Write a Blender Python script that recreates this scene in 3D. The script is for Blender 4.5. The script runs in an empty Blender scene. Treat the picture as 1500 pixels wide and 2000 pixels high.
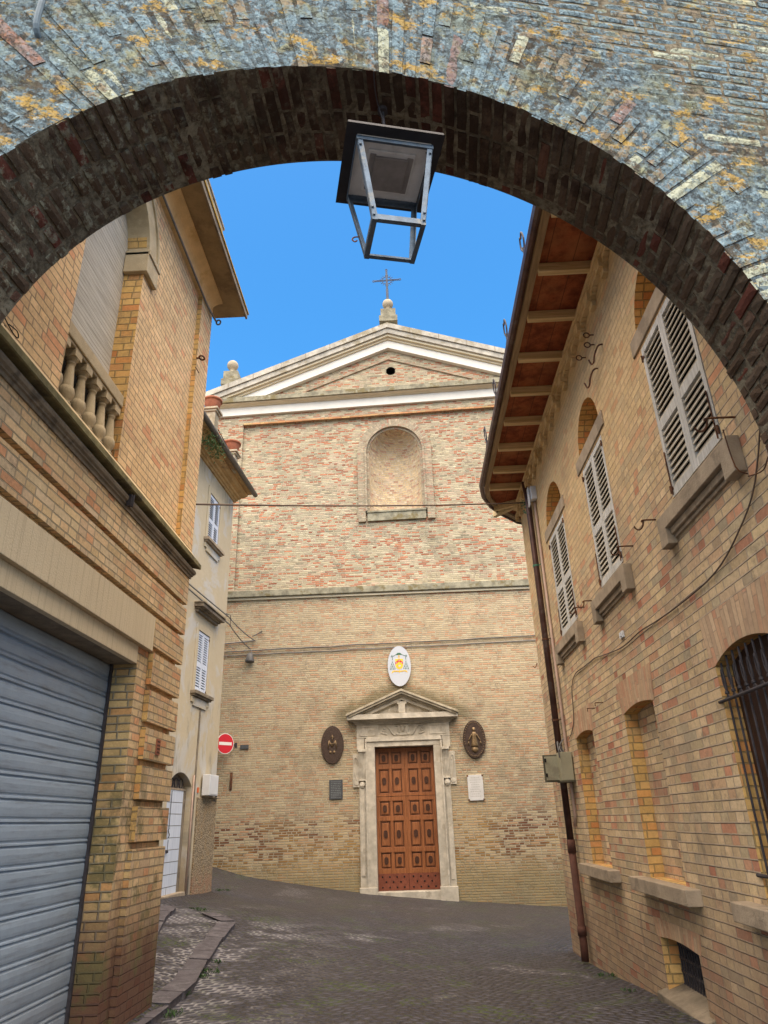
import bpy, math, random
from mathutils import Vector, Matrix, noise as mnoise
random.seed(7)
R=math.radians
scene=bpy.context.scene
# ------------------------------------------------------------------ camera
F_PX,YAW,PITCH,ROLL=1365.6,R(-1.503),R(23.915),R(-1.911)
cam=bpy.data.cameras.new('camera'); co=bpy.data.objects.new('camera',cam); scene.collection.objects.link(co)
f=Vector((math.sin(YAW)*math.cos(PITCH),math.cos(YAW)*math.cos(PITCH),math.sin(PITCH)))
r=Vector((math.cos(YAW),-math.sin(YAW),0)); u=r.cross(f)
r2=r*math.cos(ROLL)+u*math.sin(ROLL); u2=-r*math.sin(ROLL)+u*math.cos(ROLL)
m=Matrix(((r2.x,u2.x,-f.x,0),(r2.y,u2.y,-f.y,0),(r2.z,u2.z,-f.z,1.6),(0,0,0,1)))
co.matrix_world=m
cam.sensor_fit='HORIZONTAL'; cam.sensor_width=36; cam.lens=36*F_PX/1500; cam.clip_end=500; cam.clip_start=.05
scene.camera=co
scene.render.resolution_x=768; scene.render.resolution_y=1024
# ------------------------------------------------------------------ world + sun
SUN_EL,SUN_AZ=R(68),R(184)
w=bpy.data.worlds.new('World'); scene.world=w; w.use_nodes=True
nt=w.node_tree; nt.nodes.clear()
sky=nt.nodes.new('ShaderNodeTexSky'); sky.sky_type='NISHITA'; sky.sun_disc=False
sky.sun_elevation=SUN_EL; sky.sun_rotation=SUN_AZ; sky.altitude=300; sky.air_density=1.0; sky.dust_density=1.6; sky.ozone_density=3.0
hs=nt.nodes.new('ShaderNodeHueSaturation'); hs.inputs['Saturation'].default_value=1.35; hs.inputs['Hue'].default_value=.4925; hs.inputs['Value'].default_value=1.12
bg=nt.nodes.new('ShaderNodeBackground'); bg.inputs['Strength'].default_value=.125
wo=nt.nodes.new('ShaderNodeOutputWorld')
nt.links.new(sky.outputs[0],hs.inputs['Color']); nt.links.new(hs.outputs[0],bg.inputs[0]); nt.links.new(bg.outputs[0],wo.inputs[0])
sl=bpy.data.lights.new('sun','SUN'); sl.energy=5.0; sl.angle=R(105); sl.color=(1,.80,.54)
so=bpy.data.objects.new('sun',sl); scene.collection.objects.link(so)
sd=Vector((math.sin(SUN_AZ)*math.cos(SUN_EL),math.cos(SUN_AZ)*math.cos(SUN_EL),math.sin(SUN_EL)))
so.rotation_euler=sd.to_track_quat('Z','Y').to_euler(); so.location=sd*40
scene.view_settings.view_transform='Standard'; scene.view_settings.look='None'
scene.view_settings.exposure=1.27; scene.view_settings.gamma=1
# ------------------------------------------------------------------ node helpers
class T:
    def __init__(s,name,rough=.85,spec=.3):
        s.mat=bpy.data.materials.new(name); s.mat.use_nodes=True; s.nt=s.mat.node_tree; s.nt.nodes.clear()
        s.out=s.nt.nodes.new('ShaderNodeOutputMaterial'); s.b=s.nt.nodes.new('ShaderNodeBsdfPrincipled')
        s.nt.links.new(s.b.outputs[0],s.out.inputs[0]); s.b.inputs['Roughness'].default_value=rough
        s.b.inputs['Specular IOR Level'].default_value=spec
    def put(s,sock,v):
        if v is None: return
        if isinstance(v,bpy.types.NodeSocket): s.nt.links.new(v,sock)
        else:
            if isinstance(v,(tuple,list)) and len(v)==3 and sock.type=='RGBA': v=(*v,1)
            sock.default_value=v
    def M(s,op,a,b=None,c=None,clamp=False):
        n=s.nt.nodes.new('ShaderNodeMath'); n.operation=op; n.use_clamp=clamp
        s.put(n.inputs[0],a); s.put(n.inputs[1],b); s.put(n.inputs[2],c); return n.outputs[0]
    def mix(s,f,a,b,bl='MIX'):
        n=s.nt.nodes.new('ShaderNodeMix'); n.data_type='RGBA'; n.blend_type=bl; n.clamp_factor=True
        s.put(n.inputs[0],f); s.put(n.inputs[6],a); s.put(n.inputs[7],b); return n.outputs[2]
    def ramp(s,f,st,interp='LINEAR'):
        n=s.nt.nodes.new('ShaderNodeValToRGB'); cr=n.color_ramp; cr.interpolation=interp
        while len(cr.elements)<len(st): cr.elements.new(.5)
        for e,(p,c) in zip(cr.elements,st):
            e.position=p; e.color=(*c,1) if isinstance(c,(tuple,list)) else (c,c,c,1)
        s.put(n.inputs[0],f); return n.outputs[0]
    def noise(s,vec,sc,det=4,ro=.6,dist=0,col=False):
        n=s.nt.nodes.new('ShaderNodeTexNoise'); s.put(n.inputs['Vector'],vec); n.inputs['Scale'].default_value=sc
        n.inputs['Detail'].default_value=det; n.inputs['Roughness'].default_value=ro; n.inputs['Distortion'].default_value=dist
        return n.outputs[1 if col else 0]
    def vor(s,vec,sc,feat='F1',out=0,rnd=1):
        n=s.nt.nodes.new('ShaderNodeTexVoronoi'); n.feature=feat; s.put(n.inputs['Vector'],vec); n.inputs['Scale'].default_value=sc
        n.inputs['Randomness'].default_value=rnd; return n.outputs[out]
    def wn(s,x,y,out=0):
        c=s.nt.nodes.new('ShaderNodeCombineXYZ'); s.put(c.inputs[0],x); s.put(c.inputs[1],y)
        n=s.nt.nodes.new('ShaderNodeTexWhiteNoise'); n.noise_dimensions='2D'; s.nt.links.new(c.outputs[0],n.inputs['Vector']); return n.outputs[out]
    def xyz(s,v):
        n=s.nt.nodes.new('ShaderNodeSeparateXYZ'); s.put(n.inputs[0],v); return n.outputs
    def comb(s,x,y,z=0.0):
        c=s.nt.nodes.new('ShaderNodeCombineXYZ'); s.put(c.inputs[0],x); s.put(c.inputs[1],y); s.put(c.inputs[2],z); return c.outputs[0]
    def pos(s): return s.nt.nodes.new('ShaderNodeNewGeometry').outputs['Position']
    def uvm(s,name='uv'):
        n=s.nt.nodes.new('ShaderNodeUVMap'); n.uv_map=name; return n.outputs[0]
    def step(s,v,a,b):
        n=s.nt.nodes.new('ShaderNodeMapRange'); n.interpolation_type='SMOOTHSTEP'; s.put(n.inputs[0],v); n.inputs[1].default_value=a; n.inputs[2].default_value=b
        n.inputs[3].default_value=0; n.inputs[4].default_value=1; return n.outputs[0]
    def bump(s,h,dist=.01,st=1.0,nrm=None):
        n=s.nt.nodes.new('ShaderNodeBump'); n.inputs['Distance'].default_value=dist; n.inputs['Strength'].default_value=st
        s.put(n.inputs['Height'],h)
        if nrm: s.nt.links.new(nrm,n.inputs['Normal'])
        return n.outputs[0]
    def fin(s,col,nrm=None,rough=None,metal=None):
        s.put(s.b.inputs['Base Color'],col)
        if nrm: s.nt.links.new(nrm,s.b.inputs['Normal'])
        if rough is not None: s.put(s.b.inputs['Roughness'],rough)
        if metal is not None: s.put(s.b.inputs['Metallic'],metal)
        return s.mat
def brick(name,pal,mortar,bw=.27,bh=.07,mw=.011,split=.45,bump=.008,var=.35,stain=None,rough=.9,tone=1.0,wob=.004,grain=.5,extra=None,hl=.6,grime=.45,honey=None):
    t=T(name,rough,.2); uv=t.uvm(); P=t.pos()
    nz=t.noise(uv,7,2,.5,0,True)
    o=t.nt.nodes.new('ShaderNodeVectorMath'); o.operation='MULTIPLY_ADD'; t.put(o.inputs[0],nz); o.inputs[1].default_value=(wob*2.4,wob*2,0); t.put(o.inputs[2],uv)
    X,Y,_=t.xyz(o.outputs[0])
    v=t.M('DIVIDE',Y,bh); row=t.M('FLOOR',v); fv=t.M('FRACT',v)
    off=t.M('MULTIPLY_ADD',t.wn(row,3.3),.35,t.M('MULTIPLY',row,.5))
    q=t.M('ADD',t.M('DIVIDE',X,bw),off); col=t.M('FLOOR',q); fu=t.M('FRACT',q)
    sp=t.M('LESS_THAN',t.wn(col,t.M('ADD',row,.5)),split); k=t.M('ADD',sp,1.0)
    x=t.M('MULTIPLY',fu,k); sub=t.M('FLOOR',x); fx=t.M('FRACT',x)
    dx=t.M('DIVIDE',t.M('MULTIPLY',t.M('MINIMUM',fx,t.M('SUBTRACT',1.0,fx)),bw),k)
    dy=t.M('MULTIPLY',t.M('MINIMUM',fv,t.M('SUBTRACT',1.0,fv)),bh)
    d=t.M('ADD',t.M('MINIMUM',dx,dy),t.M('MULTIPLY_ADD',t.noise(uv,28,3,.7),.008,-.004))
    mask=t.step(d,mw*.3,mw*.75)
    cid=t.M('MULTIPLY_ADD',sub,.37,col)
    r1=t.wn(cid,row); r2=t.wn(cid,t.M('ADD',row,.71)); r3=t.wn(cid,t.M('ADD',row,.29))
    c=t.ramp(r1,pal)
    n1=t.noise(P,34,4,.7); n2=t.noise(P,1.1,4,.6); n3=t.noise(P,9,4,.65)
    val=t.M('MULTIPLY_ADD',r2,var,1-var*.5)
    val=t.M('MULTIPLY',val,t.M('MULTIPLY_ADD',n1,grain,1-grain*.5))
    val=t.M('MULTIPLY',val,t.M('MULTIPLY_ADD',n2,.5,.75)); val=t.M('MULTIPLY',val,t.M('MULTIPLY_ADD',n3,.4,.8)); val=t.M('MULTIPLY',val,tone)
    if honey: c=t.mix(1.0,c,honey,'MULTIPLY')
    c=t.mix(1.0,c,t.comb(val,val,val),'MULTIPLY')
    mc=t.mix(t.noise(P,16,4,.7),tuple(a*.75 for a in mortar),tuple(min(a*1.25,.8) for a in mortar))
    low_=t.M('MULTIPLY',fv,bh); hlm=t.M('MULTIPLY',t.M('SUBTRACT',1.0,t.step(t.M('ABSOLUTE',t.M('SUBTRACT',t.M('SUBTRACT',bh,low_),mw*.35)),.0005,mw*.32)),t.step(t.noise(uv,6,4,.7),.35,.55))
    mc=t.mix(t.M('MULTIPLY',hlm,hl),mc,tuple(a*.18 for a in mortar))
    if extra: c=extra(t,c,P,r3,uv)
    c=t.mix(mask,mc,c)
    rim=t.M('MULTIPLY',t.step(d,mw*.15,mw*.5),t.M('SUBTRACT',1.0,t.step(d,mw*.6,mw*1.1))); c=t.mix(t.M('MULTIPLY',rim,.22),c,tuple(a*.35 for a in mortar))
    gr_=t.M('MULTIPLY',t.step(t.noise(P,2.6,6,.75),.50,.66),t.step(t.noise(P,22,4,.75),.42,.58))
    c=t.mix(t.M('MULTIPLY',gr_,grime),c,(.13,.10,.075))
    if stain: c=stain(t,c,P,r3)
    h=t.M('ADD',t.M('MULTIPLY',mask,t.M('MULTIPLY_ADD',r3,.4,.8)),t.M('MULTIPLY',n1,.35)); h=t.M('ADD',h,t.M('MULTIPLY',n3,.3))
    return t.fin(c,t.bump(h,bump))
def plain(name,c,rough=.8,var=.25,sc=8,bump=.002,metal=0,c2=None,spec=.3,bs=40):
    t=T(name,rough,spec); P=t.pos(); n=t.noise(P,sc,5,.65); n2=t.noise(P,bs,4,.7)
    a=tuple(x*(1-var) for x in c); b=tuple(min(1,x*(1+var)) for x in c)
    col=t.mix(t.step(n,.3,.7),a,b)
    if c2: col=t.mix(t.step(t.noise(P,sc*.45,6,.7),.52,.62),col,c2)
    col=t.mix(t.M('MULTIPLY',n2,.35),col,tuple(x*.6 for x in c))
    return t.fin(col,t.bump(n2,bump),None,metal if metal else None)
# ------------------------------------------------------------------ mesh helpers
class MB:
    def __init__(s): s.v=[];s.f=[];s.uv=[];s.mi=[];s.rid=[]
    def add(s,vs,fs,uvs=None,mi=0,rid=None):
        o=len(s.v); s.v+= [tuple(p) for p in vs]
        for i,fa in enumerate(fs):
            s.f.append([o+k for k in fa]); s.uv.append(uvs[i] if uvs else None); s.mi.append(mi); s.rid.append(rid)
    def quad(s,a,b,c,d,uv=None,mi=0): s.add([a,b,c,d],[(0,1,2,3)],[uv] if uv else None,mi)
    def box(s,x0,x1,y0,y1,z0,z1,Fr=None,mi=0):
        P=[(x,y,z) for z in (z0,z1) for y in (y0,y1) for x in (x0,x1)]
        if Fr: P=[Fr(*p) for p in P]
        s.add(P,[(0,2,3,1),(4,5,7,6),(0,1,5,4),(2,6,7,3),(0,4,6,2),(1,3,7,5)],None,mi)
    def prism(s,poly,map0,a,b,mi=0):
        n=len(poly); vs=[map0(p[0],p[1],a) for p in poly]+[map0(p[0],p[1],b) for p in poly]
        fs=[tuple(range(n-1,-1,-1)),tuple(range(n,2*n))]+[(i,(i+1)%n,n+(i+1)%n,n+i) for i in range(n)]
        s.add(vs,fs,None,mi)
    def tube(s,pts,rad,k=8,mi=0,closed=False):
        pts=[Vector(p) for p in pts]; n=len(pts); base=[]
        rr=rad if isinstance(rad,(list,tuple)) else [rad]*n
        up=None
        for i,p in enumerate(pts):
            if closed: t=(pts[(i+1)%n]-pts[i-1])
            else: t=(pts[min(i+1,n-1)]-pts[max(i-1,0)])
            t.normalize()
            if up is None: up=Vector((0,0,1)) if abs(t.z)<.9 else Vector((0,1,0))
            a=t.cross(up)
            if a.length<1e-4: up=Vector((1,0,0)) ; a=t.cross(up)
            a.normalize(); b=t.cross(a); b.normalize(); up=-b if False else a.cross(t)
            base.append([p+a*(math.cos(2*math.pi*j/k)*rr[i])+b*(math.sin(2*math.pi*j/k)*rr[i]) for j in range(k)])
        vs=[q for ring in base for q in ring]; fs=[]
        for i in range(n if closed else n-1):
            for j in range(k):
                A=i*k;B=((i+1)%n)*k; fs.append((A+j,A+(j+1)%k,B+(j+1)%k,B+j))
        if not closed: fs+=[tuple(range(k-1,-1,-1)),tuple(range((n-1)*k,n*k))]
        s.add(vs,fs,None,mi)
    def lathe(s,prof,c,k=20,Fr=None,mi=0,sx=1,sy=1):
        vs=[];fs=[]
        for rr,z in prof:
            for j in range(k):
                a=2*math.pi*j/k; p=(c[0]+rr*sx*math.cos(a),c[1]+rr*sy*math.sin(a),c[2]+z); vs.append(Fr(*p) if Fr else p)
        for i in range(len(prof)-1):
            for j in range(k): fs.append((i*k+j,i*k+(j+1)%k,(i+1)*k+(j+1)%k,(i+1)*k+j))
        fs+=[tuple(range(k-1,-1,-1)),tuple(range((len(prof)-1)*k,len(prof)*k))]
        s.add(vs,fs,None,mi)
    def build(s,name,mats,parent=None,smooth=False,bev=0,loc=None):
        if not isinstance(mats,(list,tuple)): mats=[mats]
        L=Vector((0,0,0)); p=parent
        while p: L+=p.location; p=p.parent
        own=Vector(loc) if loc is not None else Vector((0,0,0)); L=L+own
        me=bpy.data.meshes.new(name); me.from_pydata([Vector(q)-L for q in s.v],[],s.f); 
        for mt in mats: me.materials.append(mt)
        uvl=me.uv_layers.new(name='uv'); ud=uvl.data
        hasr=any(x is not None for x in s.rid)
        rl=me.uv_layers.new(name='rid').data if hasr else None
        ud=me.uv_layers['uv'].data
        for pi,pl in enumerate(me.polygons):
            pl.material_index=s.mi[pi]; pl.use_smooth=smooth
            U=s.uv[pi]
            if U:
                for k,li in enumerate(pl.loop_indices): ud[li].uv=U[k]
            else:
                N=pl.normal; ax=0 if abs(N.x)>=abs(N.y) and abs(N.x)>=abs(N.z) else (1 if abs(N.y)>=abs(N.z) else 2)
                for li in pl.loop_indices:
                    q=Vector(s.v[me.loops[li].vertex_index]); ud[li].uv=(q.y,q.z) if ax==0 else ((q.x+.13,q.z) if ax==1 else (q.x,q.y))
            if hasr:
                rr=s.rid[pi] or (0,0)
                for li in pl.loop_indices: rl[li].uv=rr
        o=bpy.data.objects.new(name,me); scene.collection.objects.link(o)
        if parent: o.parent=parent
        o.location=own
        if bev:
            b=o.modifiers.new('bevel','BEVEL'); b.width=bev; b.segments=2; b.limit_method='ANGLE'
        return o
def thing(name,label,cat,loc,group=None):
    o=bpy.data.objects.new(name,None); scene.collection.objects.link(o); o.location=loc; o.empty_display_size=.2
    return tag(o,label,cat,group)
def tag(o,label,cat,group=None):
    o['label']=label; o['category']=cat
    if group: o['group']=group
    return o
def holewall(mb,Fr,u0,u1,z0,z1,holes,mi=0,du=1.0,jit=None):
    """sheet at depth 0 with rectangular (optionally arch-headed) openings; holes: (a,b,c,d,depth,rise,matreveal)"""
    us=sorted(set([u0,u1]+[h[0] for h in holes]+[h[1] for h in holes])); zs=sorted(set([z0,z1]+[h[2] for h in holes]+[h[3] for h in holes]))
    def inh(a,b):
        for h in holes:
            if h[0]-1e-6<=a and a<h[1]-1e-6 and h[2]-1e-6<=b and b<h[3]-1e-6: return True
    for i in range(len(us)-1):
        for j in range(len(zs)-1):
            if inh(us[i],zs[j]): continue
            a,b,c,d=us[i],us[i+1],zs[j],zs[j+1]
            if b<=u0 or a>=u1 or d<=z0 or c>=z1: continue
            mb.quad(Fr(a,c,0),Fr(b,c,0),Fr(b,d,0),Fr(a,d,0),[(a,c),(b,c),(b,d),(a,d)],mi)
    for h in holes:
        a,b,c,d,dep,rise=h[:6]; rm=h[6] if len(h)>6 else mi
        # rise: arch rise below d (head from d-rise at sides to d at mid)
        N=20
        zt=lambda q: d if rise<=0 else arc(q,a,b,d,rise)
        for (q) in (a,b):
            zz=zt(q)
            mb.quad(Fr(q,c,0),Fr(q,c,dep),Fr(q,zz,dep),Fr(q,zz,0),[(q,c),(q+dep,c),(q+dep,zz),(q,zz)],rm)
        mb.quad(Fr(a,c,0),Fr(b,c,0),Fr(b,c,dep),Fr(a,c,dep),[(a,c),(b,c),(b,c+dep),(a,c+dep)],rm)
        s=0
        for i in range(N if rise>0 else 1):
            n=N if rise>0 else 1
            qa=a+(b-a)*i/n; qb=a+(b-a)*(i+1)/n; za,zb=zt(qa),zt(qb); l=math.hypot(qb-qa,zb-za)
            mb.quad(Fr(qa,za,0),Fr(qb,zb,0),Fr(qb,zb,dep),Fr(qa,za,dep),[(0,s),(0,s+l),(dep,s+l),(dep,s)],rm); s+=l
            if rise>0: mb.quad(Fr(qa,za,0),Fr(qb,zb,0),Fr(qb,d,0),Fr(qa,d,0),[(qa,za),(qb,zb),(qb,d),(qa,d)],mi)
def arc(q,a,b,d,rise):
    h=(b-a)/2; c=(a+b)/2; Rr=(h*h+rise*rise)/(2*rise); x=q-c
    return d-Rr+math.sqrt(max(Rr*Rr-x*x,0))
def backfill(mb,Fr,a,b,c,d,dep,rise=0,mi=0,N=20):
    n=N if rise>0 else 1
    for i in range(n):
        qa=a+(b-a)*i/n; qb=a+(b-a)*(i+1)/n; za=arc(qa,a,b,d,rise) if rise>0 else d; zb=arc(qb,a,b,d,rise) if rise>0 else d
        mb.quad(Fr(qa,c,dep),Fr(qb,c,dep),Fr(qb,zb,dep),Fr(qa,za,dep),[(qa,c),(qb,c),(qb,zb),(qa,za)],mi)
def headfan(mb,Fr,a,b,d,rise,h,off=-.003,mi=0,N=16,ov=.06):
    """upright bricks over an opening"""
    for i in range(N):
        qa=a-ov+(b-a+2*ov)*i/N; qb=a-ov+(b-a+2*ov)*(i+1)/N
        za=arc(min(max(qa,a),b),a,b,d,rise) if rise>0 else d; zb=arc(min(max(qb,a),b),a,b,d,rise) if rise>0 else d
        top=d+h; sl=.12
        xa=qa+(qa-(a+b)/2)*sl; xb=qb+(qb-(a+b)/2)*sl
        mb.quad(Fr(qa,za,off),Fr(qb,zb,off),Fr(xb,top,off),Fr(xa,top,off),[(za,qa),(zb,qb),(top,qb),(top,qa)],mi)
        if i in(0,N-1):
            pass
def smoothpts(pts,n=6):
    P=[Vector(p) for p in pts]; out=[]
    for i in range(len(P)-1):
        a=P[max(i-1,0)];b=P[i];c=P[i+1];d=P[min(i+2,len(P)-1)]
        for k in range(n):
            t=k/n; out.append(.5*((2*b)+(-a+c)*t+(2*a-5*b+4*c-d)*t*t+(-a+3*b-3*c+d)*t*t*t))
    out.append(P[-1]); return out
# ------------------------------------------------------------------ materials
def zstain(z0,z1,colr,amt=.8,sc=1.6):
    def g(t,c,P,r3):
        z=t.xyz(P)[2]; k=t.M('SUBTRACT',1.0,t.step(t.M('ADD',z,t.M('MULTIPLY_ADD',t.noise(P,sc,5,.65),1.2,-.6)),z0,z1))
        return t.mix(t.M('MULTIPLY',k,amt),c,colr)
    return g
BUFF=(.47,.37,.235)
def church_extra(t,c,P,r3,uv):
    x,y,z=t.xyz(P)
    # worn red-brown courses at the foot of the wall
    n=t.noise(P,.9,4,.6)
    band=t.M('MULTIPLY',t.step(z,.35,.8),t.M('SUBTRACT',1.0,t.step(z,1.5,2.1)))
    k=t.M('MULTIPLY',band,t.step(t.M('ADD',r3,t.M('MULTIPLY_ADD',n,1.2,-.6)),.56,.64))
    c=t.mix(t.M('MULTIPLY',k,.92),c,(.14,.045,.024))
    # ochre bloom low down on the wall
    k2=t.M('MULTIPLY',t.M('SUBTRACT',1.0,t.step(z,1.6,2.6)),t.step(t.noise(P,.7,3,.5),.36,.58))
    c=t.mix(t.M('MULTIPLY',k2,.55),c,(.56,.37,.12))
    # fewer red bricks low down: pull the lower wall towards buff
    low=t.M('MULTIPLY',t.M('SUBTRACT',1.0,t.step(z,7.3,7.7)),.55)
    low=t.M('MULTIPLY',low,t.M('SUBTRACT',1.0,k))
    c=t.mix(low,c,(.50,.375,.225))
    return c
def church_stain(t,c,P,r3):
    x,y,z=t.xyz(P)
    n=t.noise(P,2.2,5,.7)
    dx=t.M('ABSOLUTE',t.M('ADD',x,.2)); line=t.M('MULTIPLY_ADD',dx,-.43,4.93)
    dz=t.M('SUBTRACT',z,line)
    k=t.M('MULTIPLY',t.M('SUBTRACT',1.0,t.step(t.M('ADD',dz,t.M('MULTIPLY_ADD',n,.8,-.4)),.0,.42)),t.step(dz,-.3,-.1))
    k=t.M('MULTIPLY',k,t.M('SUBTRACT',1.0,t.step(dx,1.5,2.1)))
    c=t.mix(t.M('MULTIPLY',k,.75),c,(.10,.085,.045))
    g=t.M('SUBTRACT',1.0,t.step(t.M('ADD',z,t.M('MULTIPLY_ADD',n,1.0,-.4)),.35,1.0))
    c=t.mix(t.M('MULTIPLY',g,.5),c,(.20,.165,.075))
    s=t.M('MULTIPLY',t.step(t.noise(P,.45,5,.6),.5,.68),t.step(t.noise(P,3,5,.7),.4,.6))
    c=t.mix(t.M('MULTIPLY',s,.35),c,(.15,.14,.10))
    return c
PAL_CH=[(0,(.49,.43,.29)),(.2,(.42,.36,.24)),(.34,(.53,.48,.34)),(.44,(.45,.36,.25)),(.52,(.49,.38,.28)),(.60,(.24,.22,.15)),(.66,(.37,.34,.24)),(.70,(.46,.35,.25)),(.73,(.42,.15,.08)),(.85,(.46,.19,.10)),(.93,(.32,.10,.055)),(1,(.48,.29,.20))]
m_church=brick('church_brick',PAL_CH,(.46,.41,.30),bw=.25,bh=.0585,mw=.017,split=.4,bump=.014,stain=church_stain,extra=church_extra,wob=.006,hl=.9,var=.36,grain=.85,tone=.88,grime=.6)
m_church_dark=brick('church_brick_frame',[(0,(.30,.25,.17)),(.4,(.38,.31,.22)),(.7,(.26,.23,.16)),(.85,(.34,.18,.12)),(1,(.28,.22,.15))],(.36,.32,.25),bw=.24,bh=.0585,mw=.013,bump=.010)
m_niche=brick('niche_brick',[(0,(.56,.44,.27)),(.45,(.52,.40,.24)),(.72,(.56,.48,.35)),(.84,(.42,.24,.16)),(1,(.46,.30,.2))],(.58,.50,.39),bw=.16,bh=.075,mw=.016,split=.3,bump=.012)
PAL_R=[(0,(.52,.385,.25)),(.22,(.44,.33,.21)),(.38,(.56,.43,.29)),(.50,(.47,.32,.21)),(.62,(.36,.30,.22)),(.74,(.52,.40,.25)),(.84,(.48,.35,.23)),(.87,(.47,.22,.14)),(.92,(.48,.28,.19)),(.95,(.36,.15,.10)),(1,(.50,.34,.23))]
def right_stain_and_glow(t,c,P,r3):
    x,y,z=t.xyz(P); n=t.noise(P,1.7,5,.7)
    g=t.M('SUBTRACT',1.0,t.step(t.M('ADD',z,t.M('MULTIPLY_ADD',n,1.4,-.7)),.1,1.1))
    c=t.mix(t.M('MULTIPLY',g,.55),c,(.17,.10,.07))
    # golden bounce light on the upper storey, mixed into the brick colour
    up=t.M('MULTIPLY',t.step(z,3.8,6.2),.5)
    c=t.mix(up,c,(.64,.45,.215))
    v=t.M('MULTIPLY',t.step(t.noise(t.comb(t.M('MULTIPLY',y,3.0),z,0.0),1.2,4,.6),.60,.72),t.M('SUBTRACT',1.0,t.step(z,2.2,3.2)))
    c=t.mix(t.M('MULTIPLY',v,.5),c,(.10,.085,.08))
    dp=t.M('MULTIPLY',t.step(t.noise(P,.55,5,.65,.4),.52,.66),.35); return t.mix(dp,c,(.24,.18,.13))
m_right=brick('house_brick_right',PAL_R,(.44,.355,.26),bw=.28,bh=.080,mw=.011,split=.55,bump=.009,stain=right_stain_and_glow,var=.22,tone=1.1,hl=1.0,grain=.75,honey=(1.0,1.0,.93))
m_reveal_lit=brick('lit_reveal_brick',[(0,(.60,.38,.13)),(.5,(.56,.36,.14)),(.8,(.58,.30,.10)),(.9,(.58,.25,.09)),(1,(.50,.34,.15))],(.36,.26,.12),bw=.24,bh=.080,mw=.010,split=.5,bump=.007,var=.25)  # warm bounce light on camera-facing reveals, put into the brick colour
m_head=brick('upright_brick',[(0,(.52,.38,.25)),(.5,(.47,.32,.2)),(.8,(.50,.27,.17)),(1,(.44,.33,.22))],(.42,.32,.22),bw=.34,bh=.062,mw=.005,split=.1,bump=.004,var=.2)
PAL_L=[(0,(.53,.36,.215)),(.25,(.47,.335,.195)),(.42,(.57,.42,.26)),(.55,(.50,.32,.195)),(.7,(.46,.345,.24)),(.86,(.50,.38,.24)),(.90,(.52,.28,.16)),(.96,(.46,.23,.13)),(1,(.52,.35,.2))]
def left_stain(t,c,P,r3):
    z=t.xyz(P)[2]; n=t.noise(P,2.0,5,.7)
    g=t.M('SUBTRACT',1.0,t.step(t.M('ADD',z,t.M('MULTIPLY_ADD',n,1.4,-.7)),.42,1.35))
    c=t.mix(t.M('MULTIPLY',g,.9),c,(.085,.038,.03))
    k=t.M('MULTIPLY',t.step(n,.50,.60),t.M('SUBTRACT',1.0,t.step(z,1.4,2.8)))
    return t.mix(t.M('MULTIPLY',k,.7),c,(.10,.095,.04))
m_left=brick('house_brick_left',PAL_L,(.40,.32,.21),bw=.27,bh=.0715,mw=.010,split=.5,bump=.008,stain=left_stain,var=.22,tone=1.1,hl=1.0,grain=.75,honey=(1.0,1.0,.92))
m_jambL=brick('jamb_brick',[(0,(.52,.35,.15)),(.4,(.45,.31,.145)),(.7,(.53,.38,.18)),(.9,(.50,.27,.11)),(1,(.38,.28,.13))],(.30,.255,.18),bw=.26,bh=.0715,mw=.014,split=.5,bump=.014,stain=left_stain,var=.3)
m_upL=brick('upper_brick_left_glow',[(0,(.62,.42,.25)),(.4,(.58,.40,.25)),(.7,(.64,.45,.28)),(.86,(.60,.38,.24)),(.95,(.55,.27,.16)),(1,(.56,.38,.23))],(.42,.30,.19),bw=.27,bh=.072,mw=.008,split=.5,bump=.007,var=.16,tone=1.12,hl=1.0,grain=.6,grime=.25,honey=(1.0,1.0,.86))  # lighter, yellower brick puts the upper wall's warm glow into colour
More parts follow.
